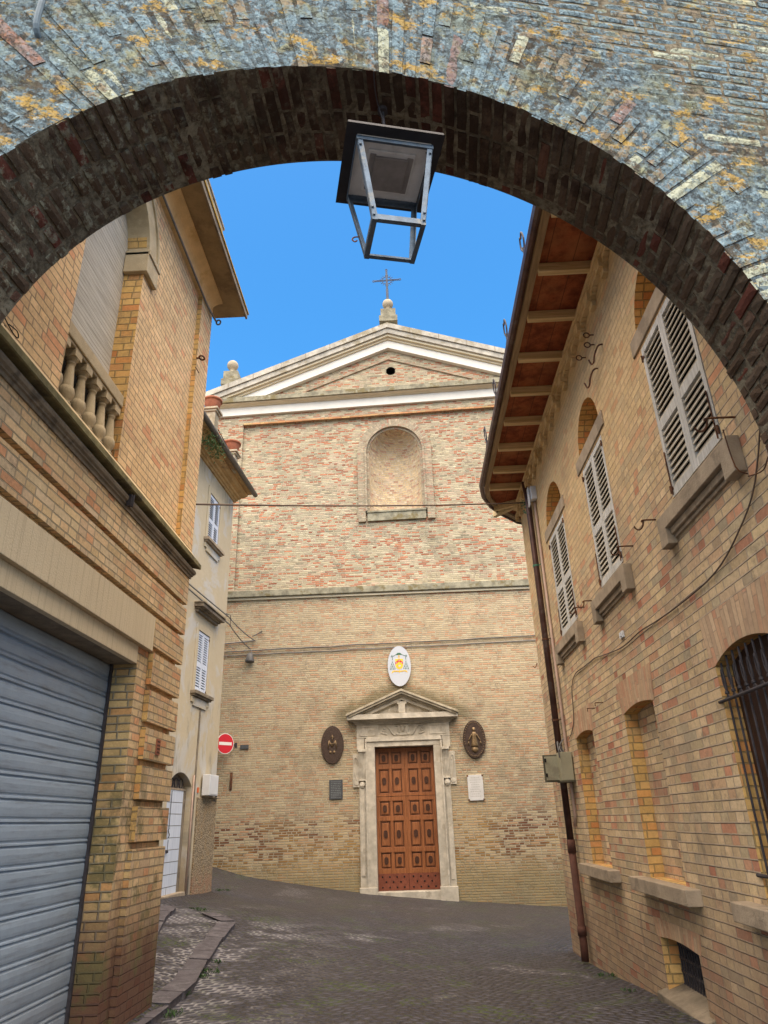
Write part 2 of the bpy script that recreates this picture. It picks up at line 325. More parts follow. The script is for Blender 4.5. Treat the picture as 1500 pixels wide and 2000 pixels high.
# arch bricks (one random pair per brick in the uv layer rid)
def arch_mat(name,front,mort=False):
    t=T(name,1.0,.03); P=t.pos(); r1,r2,_=t.xyz(t.uvm('rid'))
    if mort: r1,r2=.2,.3
    n=t.noise(P,38,5,.75); nb=t.noise(P,4.5,5,.7); nm=t.noise(P,14,5,.72)
    if front:
        c=(.085,.075,.06) if mort else t.ramp(r1,[(0,(.24,.20,.15)),(.4,(.29,.24,.17)),(.8,(.31,.26,.18)),(.91,(.31,.22,.16)),(.94,(.38,.24,.18)),(1,(.30,.14,.10))])
        c=t.mix(t.M('MULTIPLY',n,.45),c,(.10,.085,.07))
        bare=t.M('MULTIPLY',t.step(r1,.90,.93),.8)
        pb=t.M('ADD',t.noise(P,2.0,5,.6),t.M('MULTIPLY',r2,.10))
        k=t.M('MULTIPLY',t.step(t.M('ADD',nm,t.M('MULTIPLY_ADD',pb,.8,-.38)),.42,.54),t.M('MULTIPLY_ADD',bare,-.75,1.0))
        lich=t.mix(t.step(n,.3,.7),(.095,.15,.19),(.25,.37,.44)); lich=t.mix(t.step(t.noise(P,6,5,.7),.54,.66),lich,(.30,.32,.22))
        c=t.mix(t.M('MULTIPLY',k,.6 if mort else .9),c,lich)
        gg=t.step(t.noise(P,3.1,6,.75,.4),.50,.60); c=t.mix(t.M('MULTIPLY',gg,.5),c,(.20,.21,.13))
        x,y,z=t.xyz(P)
        st=t.noise(t.comb(t.M('MULTIPLY',x,.9),y,t.M('MULTIPLY',z,1.5)),4.6,6,.78)
        c=t.mix(t.M('MULTIPLY',t.step(st,.55,.61),t.M('MULTIPLY_ADD',bare,-.6,.85)),c,t.mix(n,(.33,.20,.05),(.48,.34,.10)))
        pale=t.M('MULTIPLY',t.step(r2,.90,.93),t.step(nm,.40,.5))
        c=t.mix(t.M('MULTIPLY',pale,.7),c,(.50,.51,.36))
        vd=t.vor(P,26); sp=t.M('MULTIPLY',t.M('SUBTRACT',1.0,t.step(vd,.16,.26)),t.step(t.noise(P,7,3,.6),.48,.56))
        c=t.mix(t.M('MULTIPLY',sp,.45),c,(.42,.52,.56))
        dk=t.M('MAXIMUM',t.step(t.noise(P,17,7,.85,.5),.52,.60),t.M('MULTIPLY',t.step(t.noise(P,48,4,.8),.56,.62),.7))
        c=t.mix(t.M('MULTIPLY',dk,.8),c,(.07,.07,.065))
        h=t.M('ADD',t.M('MULTIPLY',n,.9),t.M('MULTIPLY',nm,.9)); h=t.M('SUBTRACT',h,t.M('MULTIPLY',dk,.35))
        return t.fin(c,t.bump(h,.014))
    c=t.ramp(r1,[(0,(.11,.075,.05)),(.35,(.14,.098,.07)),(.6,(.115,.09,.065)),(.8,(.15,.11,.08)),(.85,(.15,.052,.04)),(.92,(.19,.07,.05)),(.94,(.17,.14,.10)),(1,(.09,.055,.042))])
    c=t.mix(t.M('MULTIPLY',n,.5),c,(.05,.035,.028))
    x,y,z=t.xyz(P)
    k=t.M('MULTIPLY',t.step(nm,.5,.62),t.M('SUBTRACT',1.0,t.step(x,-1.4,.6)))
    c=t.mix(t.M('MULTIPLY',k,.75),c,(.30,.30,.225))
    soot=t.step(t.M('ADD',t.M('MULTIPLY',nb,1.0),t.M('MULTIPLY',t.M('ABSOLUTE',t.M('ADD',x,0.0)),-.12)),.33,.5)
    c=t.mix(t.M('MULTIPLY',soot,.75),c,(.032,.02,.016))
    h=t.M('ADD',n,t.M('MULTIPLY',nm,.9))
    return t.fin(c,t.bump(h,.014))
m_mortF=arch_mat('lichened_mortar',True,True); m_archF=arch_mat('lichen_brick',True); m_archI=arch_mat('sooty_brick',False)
def mortar_mat(name,a,b,bd=.02,sc=18):
    t=T(name,.95,.1); P=t.pos(); n=t.noise(P,sc,6,.75); n2=t.noise(P,3,4,.6)
    c=t.mix(t.step(n,.35,.65),a,b); c=t.mix(t.M('MULTIPLY',t.step(n2,.45,.65),.5),c,tuple(q*.5 for q in a))
    return t.fin(c,t.bump(n,bd))
m_mortI=mortar_mat('arch_mortar',(.085,.07,.05),(.25,.22,.16))
m_stone=plain('travertine',(.52,.47,.38),.85,.22,5,.004,c2=(.40,.35,.27))
m_stone_w=plain('weathered_stone',(.40,.35,.26),.9,.25,4,.006,c2=(.25,.21,.14),bs=60)
m_stone_y=plain('ochre_stone',(.66,.50,.28),.85,.12,5,.004,c2=(.54,.38,.18),bs=70)
m_granul=plain('cast_stone',(.50,.40,.25),.9,.12,6,.006,c2=(.42,.33,.2),bs=120)
m_mossst=plain('mossy_stone',(.20,.17,.08),.95,.4,5,.006,c2=(.10,.08,.05),bs=60)
m_dkst=plain('brown_stone',(.22,.18,.13),.9,.3,4,.005,c2=(.11,.09,.07))
m_sill=plain('grey_sill_stone',(.36,.29,.21),.9,.2,5,.006,c2=(.25,.20,.145))
m_cream=plain('cream_render',(.62,.55,.40),.85,.08,2,.002); m_white=plain('white_render',(.70,.69,.64),.85,.06,2,.002,c2=(.66,.65,.6))
m_coping=plain('coping_stone',(.40,.38,.33),.9,.3,3,.008,c2=(.27,.235,.16))
m_lichledge=plain('lichened_ledge',(.24,.225,.165),.95,.4,5,.01,c2=(.16,.13,.06),bs=50)
def lintel_mat():
    t=T('ribbed_render',.9,.2); P=t.pos(); x,y,z=t.xyz(P)
    n=t.noise(P,3,5,.65); s=t.noise(t.comb(0.0,t.M('MULTIPLY',y,14.0),t.M('MULTIPLY',z,.6)),1.0,3,.7)
    c=t.mix(n,(.52,.42,.28),(.60,.50,.34)); c=t.mix(t.M('MULTIPLY',t.step(s,.5,.75),.35),c,(.28,.21,.14))
    l=t.M('PINGPONG',t.M('ADD',y,t.M('MULTIPLY',n,.01)),.05); g=t.M('SUBTRACT',1.0,t.step(l,.0,.004)); c=t.mix(t.M('MULTIPLY',g,.45),c,(.24,.19,.13))
    return t.fin(c,t.bump(t.noise(P,60,4,.7),.003))
m_lintel=lintel_mat()
def plaster_mat():
    t=T('old_plaster',.95,.1); P=t.pos(); z=t.xyz(P)[2]
    n=t.noise(P,.8,6,.65,.6); n2=t.noise(P,5,6,.75); n3=t.noise(t.comb(t.M('MULTIPLY',t.xyz(P)[1],3.0),0.0,t.M('MULTIPLY',z,.7)),1.3,5,.7)
    c=t.mix(n2,(.44,.37,.25),(.52,.45,.33))
    c=t.mix(t.M('MULTIPLY',t.step(n,.52,.62),.8),c,(.48,.47,.44))
    k=t.M('MULTIPLY',t.step(n3,.52,.66),t.M('ADD',t.M('SUBTRACT',1.0,t.step(z,3.0,5.5)),t.step(z,8.6,9.4)))
    c=t.mix(t.M('MULTIPLY',k,.75),c,(.27,.25,.20))
    g=t.M('SUBTRACT',1.0,t.step(t.M('ADD',z,n2),1.0,1.8)); c=t.mix(t.M('MULTIPLY',g,.6),c,(.22,.16,.10))
    return t.fin(c,t.bump(t.M('ADD',n2,t.M('MULTIPLY',n,2.0)),.008))
m_plaster=plaster_mat()
def rough_mat():
    t=T('roughcast',.95,.1); P=t.pos(); z=t.xyz(P)[2]; v=t.vor(P,32); n=t.noise(P,4,5,.7)
    c=t.mix(t.step(v,.2,.7),(.42,.34,.23),(.20,.16,.11)); c=t.mix(t.M('MULTIPLY',t.step(n,.5,.62),.5),c,(.36,.24,.12))
    k=t.M('MULTIPLY',t.M('SUBTRACT',1.0,t.step(t.M('ADD',z,n),1.05,1.45)),.8); c=t.mix(t.M('MULTIPLY',k,t.step(t.noise(P,7,4,.7),.4,.55)),c,(.33,.20,.13))
    return t.fin(c,t.bump(v,.02))
m_rough=rough_mat()
def wood_mat(name,a,b,axis=2,sc=1.0,rough=.6,bump=.003):
    t=T(name,rough,.35); P=t.pos(); x,y,z=t.xyz(P); q=[x,y,z]; k=[t.M('MULTIPLY',s,30.0*sc) for s in q]; k[axis]=t.M('MULTIPLY',q[axis],1.6*sc)
    n=t.noise(t.comb(*k),1.0,5,.65,1.0); n2=t.noise(P,2.5,4,.6)
    c=t.mix(t.step(n,.3,.7),a,b); c=t.mix(t.M('MULTIPLY',n2,.3),c,tuple(s*.6 for s in a)); return t.fin(c,t.bump(n,bump))
m_door=wood_mat('mahogany',(.21,.070,.022),(.40,.150,.050),2,1.2,.45,.002)
m_door_shade=wood_mat('mahogany_recess_shade',(.10,.035,.013),(.19,.07,.026),2,1.2,.5,.002)  # mahogany darkened to put shade into the panel recesses
m_doord=plain('dark_carving',(.065,.026,.013),.6,.3,30,.002)
m_shut=wood_mat('weathered_white_wood',(.42,.42,.40),(.66,.66,.64),2,1.0,.8)
m_slat=wood_mat('grey_slat_wood',(.36,.33,.27),(.56,.52,.43),1,1.0,.8)
m_shutb=wood_mat('pale_blue_wood',(.52,.58,.68),(.66,.71,.80),2,.8,.7)
m_beam=wood_mat('beam_wood',(.52,.38,.19),(.80,.63,.37),0,.6,.8,.006)
m_eaveb=wood_mat('fascia_wood',(.24,.17,.10),(.46,.34,.20),1,.6,.8,.004)
def tile_mat():
    t=T('soffit_tile',.85,.2); P=t.pos(); x,y,z=t.xyz(P); n=t.noise(P,5,6,.75); n2=t.noise(P,1.6,4,.6)
    c=t.mix(t.step(n,.3,.7),(.13,.032,.016),(.36,.105,.042)); c=t.mix(t.M('MULTIPLY',t.step(n2,.45,.7),.6),c,(.40,.17,.07))
    l=t.M('PINGPONG',x,.15); g=t.M('SUBTRACT',1.0,t.step(l,.0,.008)); c=t.mix(t.M('MULTIPLY',g,.8),c,(.05,.03,.02))
    return t.fin(c,t.bump(n,.008))
m_tile=tile_mat()
def rollmat():
    t=T('grey_blue_metal',.42,.5); P=t.pos(); x,y,z=t.xyz(P)
    n=t.noise(t.comb(0.0,t.M('MULTIPLY',y,1.2),t.M('MULTIPLY',z,14.0)),1.6,5,.7); n2=t.noise(P,9,6,.8); n3=t.noise(P,60,4,.8)
    c=t.mix(n2,(.20,.26,.34),(.31,.385,.47)); c=t.mix(t.M('MULTIPLY',t.step(n,.48,.74),.5),c,(.08,.085,.09)); gl=t.M('SUBTRACT',1.0,t.step(t.M('ADD',z,t.M('MULTIPLY',n2,.8)),.5,1.6)); c=t.mix(t.M('MULTIPLY',gl,.35),c,(.16,.13,.10)); c=t.mix(t.M('MULTIPLY',t.step(n3,.58,.7),.5),c,(.36,.38,.38))
    return t.fin(c,t.bump(n2,.001))
m_roll=rollmat()
m_iron=plain('dark_iron',(.045,.04,.045),.6,.3,20,.002,0); m_rust=plain('rusty_iron',(.10,.045,.025),.85,.4,20,.003,0,c2=(.2,.08,.03))
m_black=plain('black_and_interior_shade',(.012,.010,.010),.9,.2,5,.001); m_brown_in=plain('dark_wood_panel',(.045,.02,.014),.6,.3,5,.002)  # near-black serves black parts and paints the shade inside openings
m_copper=plain('brown_pipe',(.085,.045,.038),.45,.3,6,.001,.4,c2=(.12,.09,.08)); m_castpipe=plain('rusty_pipe',(.085,.035,.024),.8,.3,8,.003)
m_conduit=plain('pink_conduit',(.42,.30,.24),.6,.15,5,.001); m_cable=plain('cable',(.12,.085,.065),.7,.2,10,.001); m_cableg=plain('grey_cable',(.17,.17,.17),.6,.2,10,.001)
m_cab=plain('beige_cabinet',(.34,.32,.22),.55,.08,4,.001,c2=(.25,.22,.15)); m_cabd=plain('cabinet_seal',(.10,.09,.06),.7,.2,4,.001)
m_meter=plain('white_plastic',(.66,.68,.70),.4,.04,4,.0)
m_terra=plain('terracotta',(.28,.10,.055),.8,.2,10,.003); m_lead=plain('grey_gutter',(.12,.115,.11),.55,.2,6,.002,.3)
m_green=plain('leaf_green',(.05,.10,.03),.7,.4,14,.002); m_patina=plain('green_patina',(.06,.20,.13),.8,.3,20,.002)
m_lan=plain('lantern_frame',(.10,.14,.19),.5,.3,12,.002,.3,c2=(.17,.18,.18)); m_lanroof=plain('lantern_roof',(.022,.022,.028),.5,.3,12,.001); m_lanin=plain('lantern_tray',(.62,.63,.64),.6,.12,8,.001,c2=(.50,.50,.50)); m_lanlid=plain('lantern_lid',(.22,.21,.21),.6,.2,9,.001)
m_bronze=plain('bronze_relief',(.06,.038,.028),.5,.35,25,.004,.3); m_gilt=plain('gilt_bronze',(.20,.135,.07),.4,.3,25,.002,.5)  # gilt tone for the raised medallion reliefs
m_slate=plain('dark_plaque',(.07,.075,.08),.5,.2,12,.002); m_slatel=plain('plaque_lettering',(.20,.21,.21),.6,.2,12,.001); m_marble=plain('marble_plaque',(.60,.59,.57),.5,.08,6,.001); m_ink=plain('faded_lettering',(.42,.40,.37),.7,.1,6,.001)
m_steel=plain('blue_grey_iron',(.06,.08,.12),.6,.2,20,.001)
def flat(name,c,rough=.5):
    t=T(name,rough,.4); return t.fin(c)
m_signR=flat('sign_red',(.55,.008,.012),.35); m_signW=flat('sign_white',(.75,.72,.66),.4); m_enamel=flat('enamel_white',(.42,.45,.50),.4)
m_eg=flat('heraldic_green',(.02,.10,.05)); m_ey=flat('heraldic_gold',(.72,.44,.03)); m_er=flat('heraldic_red',(.50,.02,.015)); m_ek=flat('heraldic_black',(.02,.03,.03))
def ground_mat():
    t=T('cobbles',.8,.35); P=t.pos(); x,y,z=t.xyz(P)
    w=t.noise(P,1.2,3,.5,0,True); wx,wy,_=t.xyz(w); w2x,w2y,_=t.xyz(t.noise(P,9,2,.5,0,True))
    X=t.M('ADD',x,t.M('ADD',t.M('MULTIPLY',wx,.28),t.M('MULTIPLY',w2x,.035)))
    fan=t.M('MULTIPLY',t.M('PINGPONG',t.M('ADD',x,t.M('MULTIPLY',wx,.3)),.75),.45)
    Y=t.M('ADD',t.M('ADD',y,t.M('MULTIPLY',wy,.3)),t.M('ADD',fan,t.M('MULTIPLY',w2y,.035)))
    v=t.M('DIVIDE',Y,.10); row=t.M('FLOOR',v); fv=t.M('FRACT',v)
    q=t.M('ADD',t.M('DIVIDE',X,.125),t.M('ADD',t.M('MULTIPLY',row,.5),t.M('MULTIPLY',t.wn(row,1.1),.3))); col=t.M('FLOOR',q); fu=t.M('FRACT',q)
    d=t.M('MINIMUM',t.M('MINIMUM',fu,t.M('SUBTRACT',1.0,fu)),t.M('MINIMUM',fv,t.M('SUBTRACT',1.0,fv)))
    d=t.M('ADD',d,t.M('MULTIPLY_ADD',t.noise(P,40,3,.7),.14,-.07))
    mask=t.step(d,.08,.20); dome=t.step(d,.0,.42)
    r1=t.wn(col,row); r2=t.wn(col,t.M('ADD',row,.5))
    c=t.ramp(r1,[(0,(.042,.041,.058)),(.3,(.082,.080,.107)),(.55,(.055,.053,.073)),(.8,(.118,.116,.148)),(1,(.075,.071,.09))])
    n=t.noise(P,50,4,.7); nl=t.noise(P,.55,5,.6,.4)
    c=t.mix(t.M('MULTIPLY',n,.5),c,(.05,.045,.05))
    # joints: dark earth, pale grit in patches, moss in others
    pale=t.M('MULTIPLY',t.step(t.M('ADD',nl,t.M('MULTIPLY',t.noise(P,3,4,.7),.25)),.70,.80),.8)
    lx=t.M('SUBTRACT',1.0,t.step(x,-2.4,-.8)); nearl=t.M('MULTIPLY',lx,t.M('SUBTRACT',1.0,t.step(y,12.0,14.0)))
    pale=t.M('MAXIMUM',pale,t.M('MULTIPLY',nearl,t.step(t.noise(P,1.3,4,.7),.46,.56)))
    j=t.mix(pale,(.04,.036,.034),(.29,.28,.29))
    ms=t.M('MULTIPLY',t.step(t.noise(P,1.5,5,.65,.5),.52,.62),t.M('SUBTRACT',1.0,t.M('MULTIPLY',pale,.7)))
    j=t.mix(t.M('MULTIPLY',ms,.85),j,(.055,.08,.02))
    c=t.mix(mask,j,c)
    # mossy brown film up by the church, worn dusty patches
    far=t.step(y,12.5,15.5); c=t.mix(t.M('MULTIPLY',far,t.M('MULTIPLY',t.step(nl,.3,.55),.6)),c,(.062,.052,.045))
    dust=t.M('MULTIPLY',t.step(t.noise(t.comb(x,t.M('MULTIPLY',y,.6),0.0),1.6,6,.8,.3),.63,.69),.5)
    c=t.mix(dust,c,(.22,.21,.215))
    return t.fin(c,t.bump(t.M('ADD',dome,t.M('MULTIPLY',n,.3)),.045),t.M('MULTIPLY_ADD',n,.35,.40))
m_ground=ground_mat()
m_kerb=plain('dark_kerb_stone',(.095,.085,.095),.8,.3,9,.008,c2=(.15,.14,.15))
m_rooft=plain('roof_tiles',(.30,.17,.10),.9,.3,6,.01)
# ------------------------------------------------------------------ ground
import numpy as np
CP=[(-5.1,19.3,.75),(-4.6,19.3,.6),(-3.2,19.3,.33),(-1.38,19.3,.06),(1.04,19.3,-.18),(3.7,19.3,-.39),(8,19.3,-.6),(2.4,12.6,-.34),(2.4,11.6,-.31),(2.4,7.15,0),(2.4,3,.08),
    (0,0,.0),(-2.5,7.6,.05),(-2.5,4,.08),(-4.4,16.6,.38),(-4.55,14.3,.47),(-4.8,11,.42),(-9,19.3,1.3),(-9,17,1.1),(0,-12,.0),(-12,-12,.0),(12,-12,.0),(0,13,-.10),(9,14,-.6)]
GA=np.array(CP); NG=len(GA)
K=np.sqrt(((GA[:,None,:2]-GA[None,:,:2])**2).sum(-1)+.5); Mx=np.block([[K,np.c_[np.ones(NG),GA[:,:2]]],[np.r_[np.ones((1,NG)),GA[:,:2].T],np.zeros((3,3))]])
Wt=np.linalg.solve(Mx,np.r_[GA[:,2],0,0,0])
def gz(x,y):
    x=max(-12,min(12,x)); y=max(-12,min(24,y))
    k=np.sqrt((GA[:,0]-x)**2+(GA[:,1]-y)**2+.5); return float(k@Wt[:NG]+Wt[NG]+Wt[NG+1]*x+Wt[NG+2]*y)
xs=[-60,-40,-25,-16]+[-12+.4*i for i in range(61)]+[16,25,40,60]; ys=[-60,-40,-25,-16]+[-12+.4*i for i in range(91)]+[30,45,70]
mb=MB(); mb.add([(x,y,gz(x,y)+ (0.012*mnoise.noise(Vector((x*.9,y*.9,0))) if abs(x)<12 and -12<y<24 else 0)) for y in ys for x in xs],[(j*len(xs)+i,j*len(xs)+i+1,(j+1)*len(xs)+i+1,(j+1)*len(xs)+i) for j in range(len(ys)-1) for i in range(len(xs)-1)])
g=mb.build('cobbled_street',m_ground,smooth=True); g['kind']='structure'
def pave(poly,edge,h,name):
    """raised cobbled apron: poly outline, edge = indices of the kerb line"""
    mb=MB(); xs_=[p[0] for p in poly]; n=len(poly)
    top=[(x,y,gz(x,y)+h) for x,y in poly]; bot=[(x,y,gz(x,y)-.1) for x,y in poly]
    cx=sum(p[0] for p in poly)/n; cy=sum(p[1] for p in poly)/n
    vs=top+bot+[(cx,cy,gz(cx,cy)+h)]
    mb.add(vs,[(i,(i+1)%n,2*n) for i in range(n)]+[(i,(i+1)%n,n+(i+1)%n,n+i) for i in range(n)])
    o=mb.build(name,m_ground); o['kind']='structure'
    kb=MB()
    for i in range(edge[0],edge[1]):
        a=Vector(poly[i]);b=Vector(poly[i+1]); L=(b-a).length; m_=max(1,round(L/.42)); nrm=Vector(((b-a).y,-(b-a).x)).normalized()
        for k in range(m_):
            p=a+(b-a)*(k/m_)+(b-a).normalized()*.018; q=a+(b-a)*((k+1)/m_)-(b-a).normalized()*.018
            j=random.uniform(-.012,.012); o1=nrm*(.035+j); o2=-nrm*(.17+random.uniform(0,.03)); hh=h+.014+random.uniform(-.010,.010)
            c4=[p+o1,q+o1,q+o2,p+o2]
            kb.add([(c.x,c.y,gz(c.x,c.y)+hh) for c in c4]+[(c.x,c.y,gz(c.x,c.y)-.1) for c in c4],[(0,1,2,3),(0,1,5,4),(1,2,6,5),(2,3,7,6),(3,0,4,7)])
    o2=kb.build('kerb',m_kerb,bev=.012); o2['kind']='structure'
pave([(-2.42,5.5),(-2.40,7.3),(-2.40,8.6),(-2.55,9.6),(-2.66,10.5),(-2.84,12.2),(-3.3,12.7),(-4.2,13.3),(-6,13.3),(-6,5.5)],(0,6),.05,'raised_pavement')
pave([(-3.15,7.0),(-3.25,9.2),(-3.47,10.5),(-3.75,11.7),(-3.9,12.6),(-4.4,13.1),(-6,13.1),(-6,7)],(0,4),.10,'upper_pavement')
# ------------------------------------------------------------------ brick arch
TH=R(11.253); E=Vector((math.cos(TH),math.sin(TH),0)); Nn=Vector((-math.sin(TH),math.cos(TH),0)); DA,TK=2.6,.6256; UC,Z0,RA=.1896*2.6,3.3386,2.205; SK=.2575
def AP(uu,z,wd):
    p=Nn*(DA+wd)+E*(uu+SK*wd); return (p.x,p.y,z)
def rbrick(mb,mp,a0,a1,b0,b1,c0,c1,rid,st=.055,amp=.0028,rnd=.006):
    """rough brick: box grid in (a,b,c), corners eased, surface jittered"""
    na=max(1,round((a1-a0)*mp.sa/st)); nb=max(1,round((b1-b0)/st)); nc=max(1,round((c1-c0)/st)); na=max(na,2)
    idx={}; vs=[]; fs=[]
    def V(i,j,k):
        key=(i,j,k)
        if key not in idx:
            fa,fb,fc=i/na,j/nb,k/nc; ea=abs(fa-.5)*2;eb=abs(fb-.5)*2;ec=abs(fc-.5)*2
            e=sorted([ea,eb,ec]); pull=rnd*max(0,e[1]-.6)/.4
            A_=a0+(a1-a0)*fa; B_=b0+(b1-b0)*fb; C_=c0+(c1-c0)*fc
            if ea>.99: A_-=math.copysign(pull/mp.sa,fa-.5)
            if eb>.99: B_-=math.copysign(pull,fb-.5)
            if ec>.99: C_-=math.copysign(pull,fc-.5)
            p=Vector(mp(A_,B_,C_)); q=p*9; p=p+Vector((mnoise.noise(q),mnoise.noise(q+Vector((31,7,3))),mnoise.noise(q+Vector((5,77,13)))))*amp*1.6
            q=p*32; p+=Vector((mnoise.noise(q),mnoise.noise(q+Vector((31,7,3))),mnoise.noise(q+Vector((5,77,13)))))*amp*.7
            idx[key]=len(vs); vs.append(p)
        return idx[key]
    for i in range(na):
        for j in range(nb):
            for k in (0,nc): fs.append((V(i,j,k),V(i+1,j,k),V(i+1,j+1,k),V(i,j+1,k)))
    for i in range(na):
        for k in range(nc):
            for j in (0,nb): fs.append((V(i,j,k),V(i+1,j,k),V(i+1,j,k+1),V(i,j,k+1)))
    for j in range(nb):
        for k in range(nc):
            for i in (0,na): fs.append((V(i,j,k),V(i,j+1,k),V(i,j+1,k+1),V(i,j,k+1)))
    fr=[];fi=[]
    mb.add(vs,fs,None,0,rid)
arch=thing('brick_archway','old brick archway spanning the street, blue-grey and ochre lichen on its face','archway',(0,2.8,0))
class MP:
    def __init__(s,fn,sa): s.fn=fn; s.sa=sa
    def __call__(s,*a): return s.fn(*a)
polar=MP(lambda ph,rr,wd: AP(UC+math.cos(ph)*rr,Z0+math.sin(ph)*rr,wd),RA)
ring=MB(); soff=MB()
NB=90; dphi=math.pi/NB
for i in range(NB):
    ph=(i+.5)*dphi; g=.0022+random.uniform(0,.0022); a0=ph-dphi/2+g/2; a1=ph+dphi/2-g/2
    deg=math.degrees(ph); far=.56 if deg<62 else (.84 if deg>75 else .70)
    rad=random.choice([[.28,.56],[.42,.42],[.14,.28,.42],[.84],[.56,.28]])
    j0=random.uniform(-.012,.010); rr=RA+j0; dp=random.choice([.14,.27]) 
    for L in rad:
        if rr-RA>far-.08: break
        rb=min(rr+L*random.uniform(.94,1.03),RA+far)
        w0=random.uniform(-.007,.006)
        rbrick(ring,polar,a0,a1,rr,rb-.009,w0,dp-.012 if rr-RA<.1 else .12,(random.random(),random.random()))
        rr=rb
    wd=dp
    while wd<TK-.02:
        L=random.choice([.14,.27,.27]); w1=min(wd+L,TK+random.uniform(-.01,.012))
        if TK-w1<.06: w1=TK+random.uniform(-.012,.012)
        j=random.uniform(-.009,.007); q0=random.uniform(-.002,.002)
        rbrick(soff,polar,a0+q0,a1+q0,RA+j,RA+.16,wd,w1-.011,(random.random(),random.random()),rnd=.008,amp=.004)
        wd=w1
# split ring faces: what faces the street side carries lichen, the under faces are sooty
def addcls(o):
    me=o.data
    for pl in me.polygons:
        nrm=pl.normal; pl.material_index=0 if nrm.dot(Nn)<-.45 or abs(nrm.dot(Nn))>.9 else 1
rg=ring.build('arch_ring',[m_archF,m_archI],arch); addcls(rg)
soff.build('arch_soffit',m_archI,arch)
# mortar bed behind the bricks
core=MB(); Nc=96
for i in range(Nc):
    p0,p1=math.pi*i/Nc,math.pi*(i+1)/Nc; ri=RA+.011; ro=RA+.95
    q=[polar(p0,ri,.006),polar(p1,ri,.006),polar(p1,ro,.006),polar(p0,ro,.006)]; core.quad(*q,None,0)
    core.quad(polar(p0,ri,.006),polar(p1,ri,.006),polar(p1,ri,TK-.012),polar(p0,ri,TK-.012),None,1)
core.build('mortar_bed',[m_mortF,m_mortI],arch,smooth=True)
# coursed wall over and beside the ring
wl=MB(); zt_=7.35; hC=.074; z=2.95; row=0
flatm=MP(lambda a,b,c: AP(b,a,c),1.0)
while z<zt_:
    uu=-3.05-random.uniform(0,.2)
    while uu<4.3:
        L=random.choice([.14,.27,.27,.40]); c=(uu+L/2-UC,z+hC/2-Z0); rr=math.hypot(*c); dg=math.degrees(math.atan2(c[1],c[0]))
        lim=RA+(.56 if dg<62 else (.84 if dg>75 else .70))
        if (rr>lim+.015 or c[1]<0 and abs(c[0])>RA+.01):
            w0=random.uniform(-.0025,.0015)
            if c[1]<0 and abs(c[0])-L/2<RA:
                pass
            rbrick(wl,flatm,z+.004,z+hC-.004,uu+.005,uu+L-.005,w0,.09,(random.random()*.8,random.random()),st=.07)
        uu+=L
    z+=hC; row+=1
wl.build('coursed_wall',m_archF,arch)
bd=MB()
def AW(a,b,c): return AP(a,b,c)
# solid body: left block, right block, top block and the haunches
for (a,b) in ((-3.1,UC-RA-.022),(UC+RA+.022,4.4)):
    bd.box(a,b,-.4,Z0,.0072,TK-.004,lambda x,y,zz:AP(x,y,zz))
hn=[]
for i in range(Nc):
    p0,p1=math.pi*i/Nc,math.pi*(i+1)/Nc; ri=RA+.028
    a=(UC+math.cos(p0)*ri,Z0+math.sin(p0)*ri); b=(UC+math.cos(p1)*ri,Z0+math.sin(p1)*ri)
    for wd in (.0075,TK-.005):
        bd.quad(AP(a[0],a[1],wd),AP(b[0],b[1],wd),AP(b[0],zt_,wd),AP(a[0],zt_,wd))
for (a,b) in ((-3.1,UC-RA-.028),(UC+RA+.028,4.4)):
    bd.box(a,b,Z0,zt_,.0075,TK-.005,lambda x,y,zz:AP(x,y,zz))
bd.quad(AP(-3.1,zt_,.0075),AP(4.4,zt_,.0075),AP(4.4,zt_,TK),AP(-3.1,zt_,TK))
bd.build('wall_core',m_mortI,arch)
# jamb bricks, right and left
for side in (1,-1):
  jb=MB(); z=-.2
  while z<Z0-.01:
    if True:
        wd=0; first=random.choice([.14,.27])
        while wd<TK-.02:
            L=first if wd==0 else random.choice([.14,.27]); w1=min(wd+L,TK); 
            if TK-w1<.06: w1=TK
            ue=UC+side*(RA+random.uniform(-.010,.010)); ui=UC+side*(RA+.14)
            rbrick(jb,flatm,z+.006,min(z+.070,Z0),min(ue,ui),max(ue,ui),wd+.004,w1-.008,(random.random(),random.random()))
            wd=w1
        for kk in range(3):
            pass
    z+=.076
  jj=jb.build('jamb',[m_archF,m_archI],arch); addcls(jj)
for (a,b) in ((-3.1,UC-RA-.15),(UC+RA+.15,4.4)):
    lo=MB(); lo.quad(AP(a,-.3,.004),AP(b,-.3,.004),AP(b,2.95,.004),AP(a,2.95,.004)); lo.build('lower_wall',m_left,arch)
# cable that dives into the wall, top left
c=MB(); c.tube(smoothpts([AP(-1.36,7.0,-.05),AP(-1.34,6.2,-.05),AP(-1.31,5.75,-.055),AP(-1.325,5.50,-.03),AP(-1.33,5.46,.04)]),.017,8)
c.tube([AP(-1.335,5.90,-.053),AP(-1.333,5.87,-.053)],.024,8)
tag(c.build('cable',plain('blue_grey_cable',(.12,.17,.21),.6,.2,10,.001)),'thick blue-grey cable entering the lichened arch wall at top left','cable')
